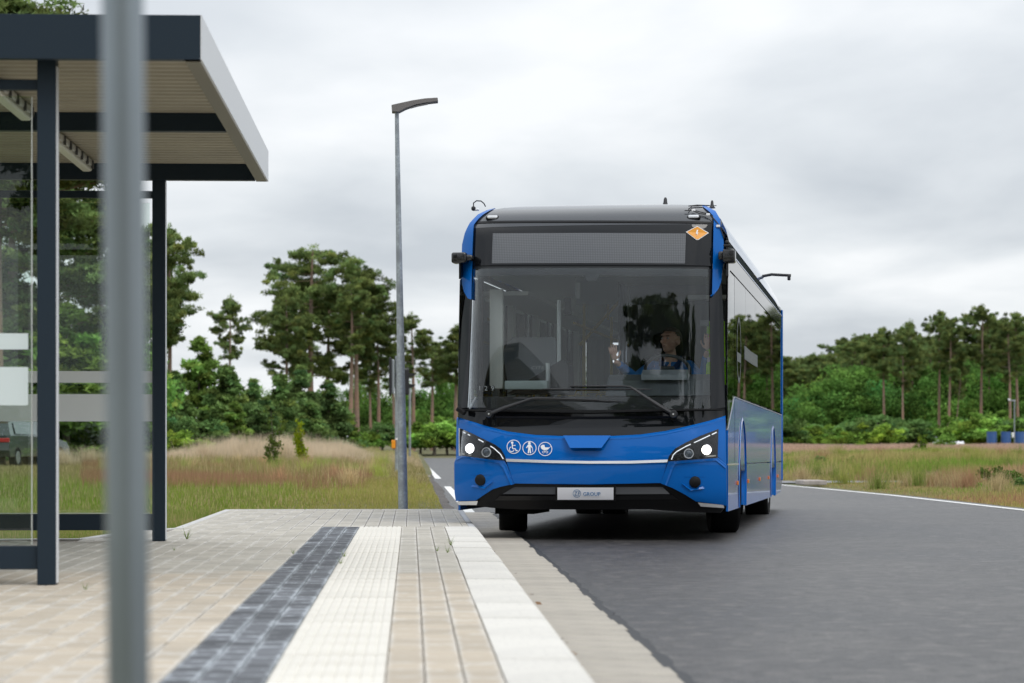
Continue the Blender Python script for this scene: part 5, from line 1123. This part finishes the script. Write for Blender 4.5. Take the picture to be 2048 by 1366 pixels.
# seed heads: reddish veil over the middle of the field, beige tufts behind
def samp_red(n): y = 40+rng.random(n)**1.3*40; x = -.19*y+(.19*y-.8)*rng.random(n); k = pn(x, y, .35, 1)+.45*rng.normal(size=len(x))+np.clip((-x-3)*.12, -1, .3) > .18+.5*np.sin(x*.9+y*.35); x, y = x[k], y[k]; k = ~((y > 61.3) & (y < 64.7)) & (x > -.135*y); return x[k], y[k]
blades('seed_heads', 70000, samp_red, lambda x, y: (.34+.10*pn(x, y, .5))*rng.uniform(.7, 1.15, len(x)), lambda x, y: np.array([[.20, .13, .07]])*rng.uniform(.6, 1.2, len(x))[:, None], lambda x, y: .010+x*0, .3, lambda x, y: np.array([[.21, .115, .075]])*rng.uniform(.5, 1.4, len(x))[:, None])
def samp_beige(n):
    nt_ = 170; ty = rng.uniform(74, 106, nt_); tpx = rng.uniform(340, 730, nt_); tpx[:20] = rng.uniform(60, 340, 20); tx_ = (tpx-822)/FPX*ty; i = rng.integers(0, nt_, n); r = np.abs(rng.normal(0, .40, n)); a = rng.uniform(0, 6.28, n); global TUFT; TUFT = rng.uniform(.30, 1.25, nt_)[i]; return tx_[i]+r*np.cos(a), ty[i]+r*np.sin(a)
blades('tall_grass', 120000, samp_beige, lambda x, y: np.interp((x*FPX/y)+822, [300, 420, 600, 690, 740], [.65, .9, .95, .8, .45])*.98*TUFT*rng.uniform(.55, 1.1, len(x)), lambda x, y: np.array([[.30, .25, .15]])*rng.uniform(.6, 1.2, len(x))[:, None], lambda x, y: .014+x*0, .55, lambda x, y: np.array([[.60, .50, .40]])*rng.uniform(.7, 1.15, len(x))[:, None])
for nm, (pa, pb, ya, yb), cnt in (('tall_grass', (330, 790, 44, 80), 46), ('tall_grass', (1600, 2060, 36, 74), 60)):
    ty = rng.uniform(ya, yb, cnt); tpx = rng.uniform(pa, pb, cnt); tx_ = (tpx-822)/FPX*ty; k_ = (tx_ > 8.9) | (tx_ < -.6); ty, tx_ = ty[k_], tx_[k_]; th = rng.uniform(.28, .62, len(ty)); tc_ = np.array([[.34, .27, .15], [.16, .20, .05], [.28, .17, .10], [.22, .24, .06]])[rng.integers(0, 4, len(ty))]
    n_ = len(ty)*150; i_ = rng.integers(0, len(ty), n_); rr_ = np.abs(rng.normal(0, .16, n_)); a_ = rng.uniform(0, 6.28, n_)
    blades(nm, n_, lambda n: (tx_[i_]+rr_*np.cos(a_), ty[i_]+rr_*np.sin(a_)), lambda x, y: th[i_]*rng.uniform(.5, 1.1, n_), lambda x, y: tc_[i_]*rng.uniform(.6, 1.3, n_)[:, None], lambda x, y: .011+x*0, .6, lambda x, y: tc_[i_]*rng.uniform(.9, 1.5, n_)[:, None])
# right field
def samp_right(n):
    y = 24+(rng.random(n)**1.15)*120; x0 = 8.45+.0*y; x1 = .262*y+.5+7; x = x0+(x1-x0)*rng.random(n); k = (x1 > x0) & ~((y > 52.9) & (y < 56.6) & (x < 12)) & ~((y < 60) & (x < 8.5)) & ~((y > 142.5) & (x < 36)); return x[k], y[k]
RST = [(24, (.26, .23, .07)), (36, (.26, .22, .08)), (48, (.24, .20, .09)), (55, (.22, .19, .08)), (60, (.22, .19, .075)), (68, (.25, .21, .085)), (75, (.28, .25, .10)), (80, (.25, .20, .11)), (90, (.31, .21, .15)), (130, (.33, .23, .18)), (142, (.30, .22, .16))]
def colR(x, y):
    t = y+6*pn(x, y, .4)+3*pn(x, y, 1.1, 1)+rng.normal(0, 3, len(x)); c = mixc(RST, t); g_ = pn(x, y, .55, 4)+.3*rng.normal(size=len(x)); gsel = (g_ > .45) & (y < 80); c[gsel] = np.array([.13, .19, .035]); rd = (g_ < -.42) & (y < 56) ; c[rd] = np.array([.26, .15, .09]); c *= (1+rng.normal(0, .2, len(x)))[:, None]; return c
def hR(x, y): h = np.interp(x-8.45, [0, .5, 2, 5], [.05, .10, .22, .30])*np.interp(y, [24, 45, 70, 80, 140], [.8, 1, .75, .55, .5])*(1+.4*pn(x, y, .7, 5)); h = np.where((x < 13) & (y > 40) & (y < 53), h*.4, h); return np.maximum(h, .035)*rng.uniform(.5, 1.3, len(x))
blades('grass', 430000, samp_right, hR, colR, lambda x, y: .004+.00028*y)
# little weeds in the joints, single leaves on the gutter
wm_ = MB()
for i in range(9):
    a = i*.7; wm_.add([(math.cos(a)*.003, math.sin(a)*.003, 0), (-math.cos(a)*.003, -math.sin(a)*.003, 0), (math.cos(a+1.5)*.03*(1+i % 3*.3), math.sin(a+1.5)*.03, .03+.012*(i % 4))], [(0, 1, 2)])
wme = wm_.mesh(name='weed'); WM = mat('weed_green', (.16, .24, .04), .7); wme.materials.append(WM)
wlab = ['tall green weed beside the foot of the far shelter post', 'weed between the white kerb and the tan pavers', 'tiny weed on the third tan paver row', 'tiny weed nearest the kerb below the others', 'weed at the edge of dark and white strips', 'lower weed at the edge of dark and white strips', 'dried weed tuft in the paving right of the far post', 'weed at the front foot of the near shelter post', 'weed in the open paving left of the pole', 'weed just left of the dark paver strip']
for (px, py, s), lb_ in zip(((374, 1078, 1.6), (901, 1090, 1.1), (874, 1102, .8), (895, 1105, .9), (688, 1114, .9), (681, 1128, .8), (348, 1101, .6), (113, 1166, .8), (171, 1180, .8), (586, 1107, .7)), wlab):
    D = FPX*(CAMH-PLAT)/(py-HOR); p = at(px, py, D); o = link('weed', wme, None, None, label=lb_, cat='weed', group='weeds in the paving joints'); o.location = (p.x, p.y, PLAT-.004); o.scale = (s, s, s*1.3)
lf = MB(); lf.add([(-.012, 0, 0), (0, -.02, .004), (.014, 0, .001), (0, .022, .006)], [(0, 1, 2, 3)]); lfm = lf.mesh(name='fallen_leaf'); lfm.materials.append(mat('dry_leaf', (.22, .13, .07), .8))
for i in range(26):
    py = rng.uniform(1060, 1340); D = FPX*CAMH/(py-HOR); y = D; x = .655+abs(rng.normal(0, .03))
    o = link('fallen_leaf', lfm, None, None, label='dry brown leaf scrap lying by the kerb on the gutter', cat='leaf', group='leaf scraps along the gutter'); o.location = (x, y, .013); o.rotation_euler = (rng.normal(0, .3), rng.normal(0, .3), rng.uniform(0, 6)); s = rng.uniform(.5, 1.3); o.scale = (s, s, s)
# saplings and big weeds in the left field
def sapling(px, ytop, ybase, D, n, col, lb_, sp_=.18, name='sapling'):
    x, y = gx(px, D); z = gz(x, y); H2 = CAMH+(884-ytop)*D/FPX-z; r = empty(name, (x, y, z), label=lb_, cat='sapling'); b = MB()
    C = []; 
    for k in range(5):
        a = rng.uniform(0, 6.28); tip = (math.cos(a)*sp_*(1+k*.3), math.sin(a)*sp_*(1+k*.3), H2*(1-.14*k)); b.tube([(0, 0, -.05), (tip[0]*.5, tip[1]*.5, H2*.5), tip], [.012, .008, .004], 5)
        for j in range(n): t = rng.uniform(.12, 1); C.append([tip[0]*t+rng.normal(0, .05), tip[1]*t+rng.normal(0, .05), tip[2]*t])
    b.build('stem', BARKG, r, True); C = np.array(C); V, F, c = leaves(C, np.full((len(C), 3), .07), 9, .055, col, .2, 1, 1.3, .2); link('leaves', bigmesh('leaves', V, F, c), LEAF, r)
sapling(551, 822, 940, 62, 24, (.13, .19, .04), 'slim leafy sapling in the tall grass left of the yellow-green one', .12)
sapling(612, 836, 915, 72, 40, (.26, .33, .02), 'bright yellow-green sapling in the tall grass', .22)
sapling(1846, 865, 905, 96, 22, (.15, .24, .03), 'thin young sapling before the bush that hides the white car', .16)
sapling(1990, 935, 985, 50, 26, (.10, .17, .03), 'dark green weed clump on the dry bank at the right edge', .25)
x, y = gx(1885, 122); place('bush', SB[0], x, y, gz(x, y)-.1, (.62, .62, .25), bark=BARKG, label='bright green bush in front of the half hidden white car', cat='bush')
x, y = gx(1722, 128); place('bush', SB[2], x, y, gz(x, y)-.1, (.3, .3, .28), bark=BARKG, label='small yellowish bush beside the far road', cat='bush')
for i, (px, py, s) in enumerate(((1700, 955, .14), (1640, 945, .16), (1760, 930, .15), (1960, 962, .10), (2040, 968, .14), (1830, 925, .16))):
    D = 66 if py < 960 else 47; x, y = gx(px, D); place('bush', SB[i % 3], x, y, gz(x, y)-.05, (s, s, s*.8), bark=BARKG, label='low green weed clump on the bank right of the bus', cat='weed', group='weed clumps on the right bank')

# ------------------------------------------------------------------ cars, drums, camera pole
def car(x, y, z, rz, paint, lb_, plate=True):
    r = empty('parked_car', (x, y, z), rz, label=lb_, cat='car')
    # side profile along y (rear at -y), extruded in x with tumblehome
    low = [(-2.1, .35), (-2.15, .55), (-2.12, .85), (-1.95, 1.0), (-1.2, 1.02), (.7, .98), (1.9, .80), (2.1, .62), (2.12, .35)]
    cab = [(-1.95, 1.0), (-1.65, 1.38), (-1.2, 1.5), (-.2, 1.53), (.45, 1.42), (1.15, .96)]
    def loft(prof_, w0, w1, zr):
        b = MB(); n = len(prof_); vs = []
        for s in (-1, 1):
            for y_, z_ in prof_: k = (z_-zr[0])/(zr[1]-zr[0]); vs.append((s*(w0+(w1-w0)*k), y_, z_))
        tr = tessellate_polygon([[Vector((a, c, 0)) for a, c in prof_]]); b.add(vs, [tuple(t) for t in tr]+[tuple(i+n for i in reversed(t)) for t in tr]+[(i, (i+1) % n, n+(i+1) % n, n+i) for i in range(n)]); return b
    pm2 = mat('car_paint_'+paint[0], paint[1], .25, coat=1., bevel=.05)
    loft(low, .90, .86, (.35, 1.0)).build('body', pm2, r); loft(cab, .85, .62, (1.0, 1.5)).build('cabin', pm2, r)
    dg = mat('car_glass', (.02, .025, .03), .06, coat=1)
    MB().add([(-.66, -1.90, 1.06), (.66, -1.90, 1.06), (.56, -1.66, 1.36), (-.56, -1.66, 1.36)], [(0, 1, 2, 3)]).build('rear_window', dg, r)
    for s in (1, -1):
        MB().add([(s*.853, -1.45, 1.06), (s*.853, .75, 1.03), (s*.70, .35, 1.38), (s*.68, -1.2, 1.42)], [(0, 1, 2, 3)]).build('side_window', dg, r)
        MB().bbox(*sorted((s*.35, s*.88)), -2.19, -2.08, .80, .93, .02).build('tail_light', mat('tail_red', (.45, .02, .02), .25), r)
        for yw in (-1.35, 1.3):
            wl = MB(); wl.lathe([(.0, -.1), (.31, -.1), (.33, -.08), (.33, .08), (.31, .1), (.0, .1)], 24, Matrix.Translation((s*.80, yw, .33))@Matrix.Rotation(R(90), 4, 'Y')); wo = wl.build('wheel', RUB, r, True)
            rl_ = MB(); rl_.lathe([(.21, .09*s), (.19, .112*s), (0, .105*s)], 20, Matrix.Translation((s*.80, yw, .33))@Matrix.Rotation(R(90), 4, 'Y')); rl_.build('rim', MATS['rim_steel'], wo, True)
    if plate: MB().box(-.26, .26, -2.165, -2.155, .60, .71).build('number_plate', MATS['plate_white'], r)
    return r
x, y = gx(-14, 74); car(x, y+2, gz(x, y)+.0, R(-9), ('dark', (.012, .015, .018)), 'dark parked hatchback with a red tail light seen through the near shelter glass')
x, y = gx(24, 81); car(x, y+2, gz(x, y)+.0, R(-14), ('grey', (.03, .04, .045)), 'dark grey parked car behind the one with the visible tail light')
x, y = gx(1889, 186); car(x, y, .16, R(188), ('white', (.75, .76, .78)), 'white car half hidden behind the bright green bush on the right', False)
DRM = mat('drum_blue', (.03, .10, .30), .28, coat=.4); dp = [(0, .88), (.27, .88), (.29, .87), (.29, .60), (.30, .59), (.30, .57), (.29, .56), (.29, .32), (.30, .31), (.30, .29), (.29, .28), (.29, .02), (.27, 0), (0, 0)]
dmesh = MB(); dmesh.lathe(dp, 28); dmesh = dmesh.mesh(True, 40, 'drum'); lm = MB(); lm.lathe([(.30, .86), (.30, .90), (.27, .90), (.27, .885)], 28); lm = lm.mesh(True, 40, 'rim_ring')
for px, lb_ in ((1983.5, 'blue drum farthest from the frame edge, first of the three'), (2012, 'middle one of the three blue drums'), (2040, 'blue drum at the right frame edge')):
    x, y = gx(px, 150); zb = CAMH+(884-889)*150/FPX-.10; o = link('drum', dmesh, DRM, None, label=lb_, cat='drum', group='blue drums by the far road'); o.location = (x, y, zb); o.scale = (1.05, 1.05, 1.0); link('rim_ring', lm, mat('drum_rim', (.05, .12, .3), .4), o)
x, y = gx(2029, 152); z0 = gz(x, y); k = 152/FPX; cp = MB().tube([(0, 0, -.1), (0, 0, CAMH+(884-799)*k-z0)], .035, 8).build('camera_pole', GALV, None, True, label='thin grey camera pole behind the drums at the right edge', cat='pole'); cp.location = (x, y, z0)
zt = CAMH+(884-801)*k-z0; MB().bbox(-.36, .06, -.04, .04, zt-.04, zt+.03, .01).build('cross_arm', GALV, cp); MB().bbox(-.40, -.28, -.06, .06, zt, zt+.12, .02).build('camera', BW, cp); zc_ = CAMH+(884-870)*k-z0; MB().bbox(-.16, -.03, -.08, .08, zc_-.16, zc_+.16, .02).build('control_box', BW, cp)
# thin haze over the far woods
hzb = MB().box(-420, 460, -180, 520, -1.5, 26).build('haze', None, kind='stuff') if False else None
# ------------------------------------------------------------------ the end
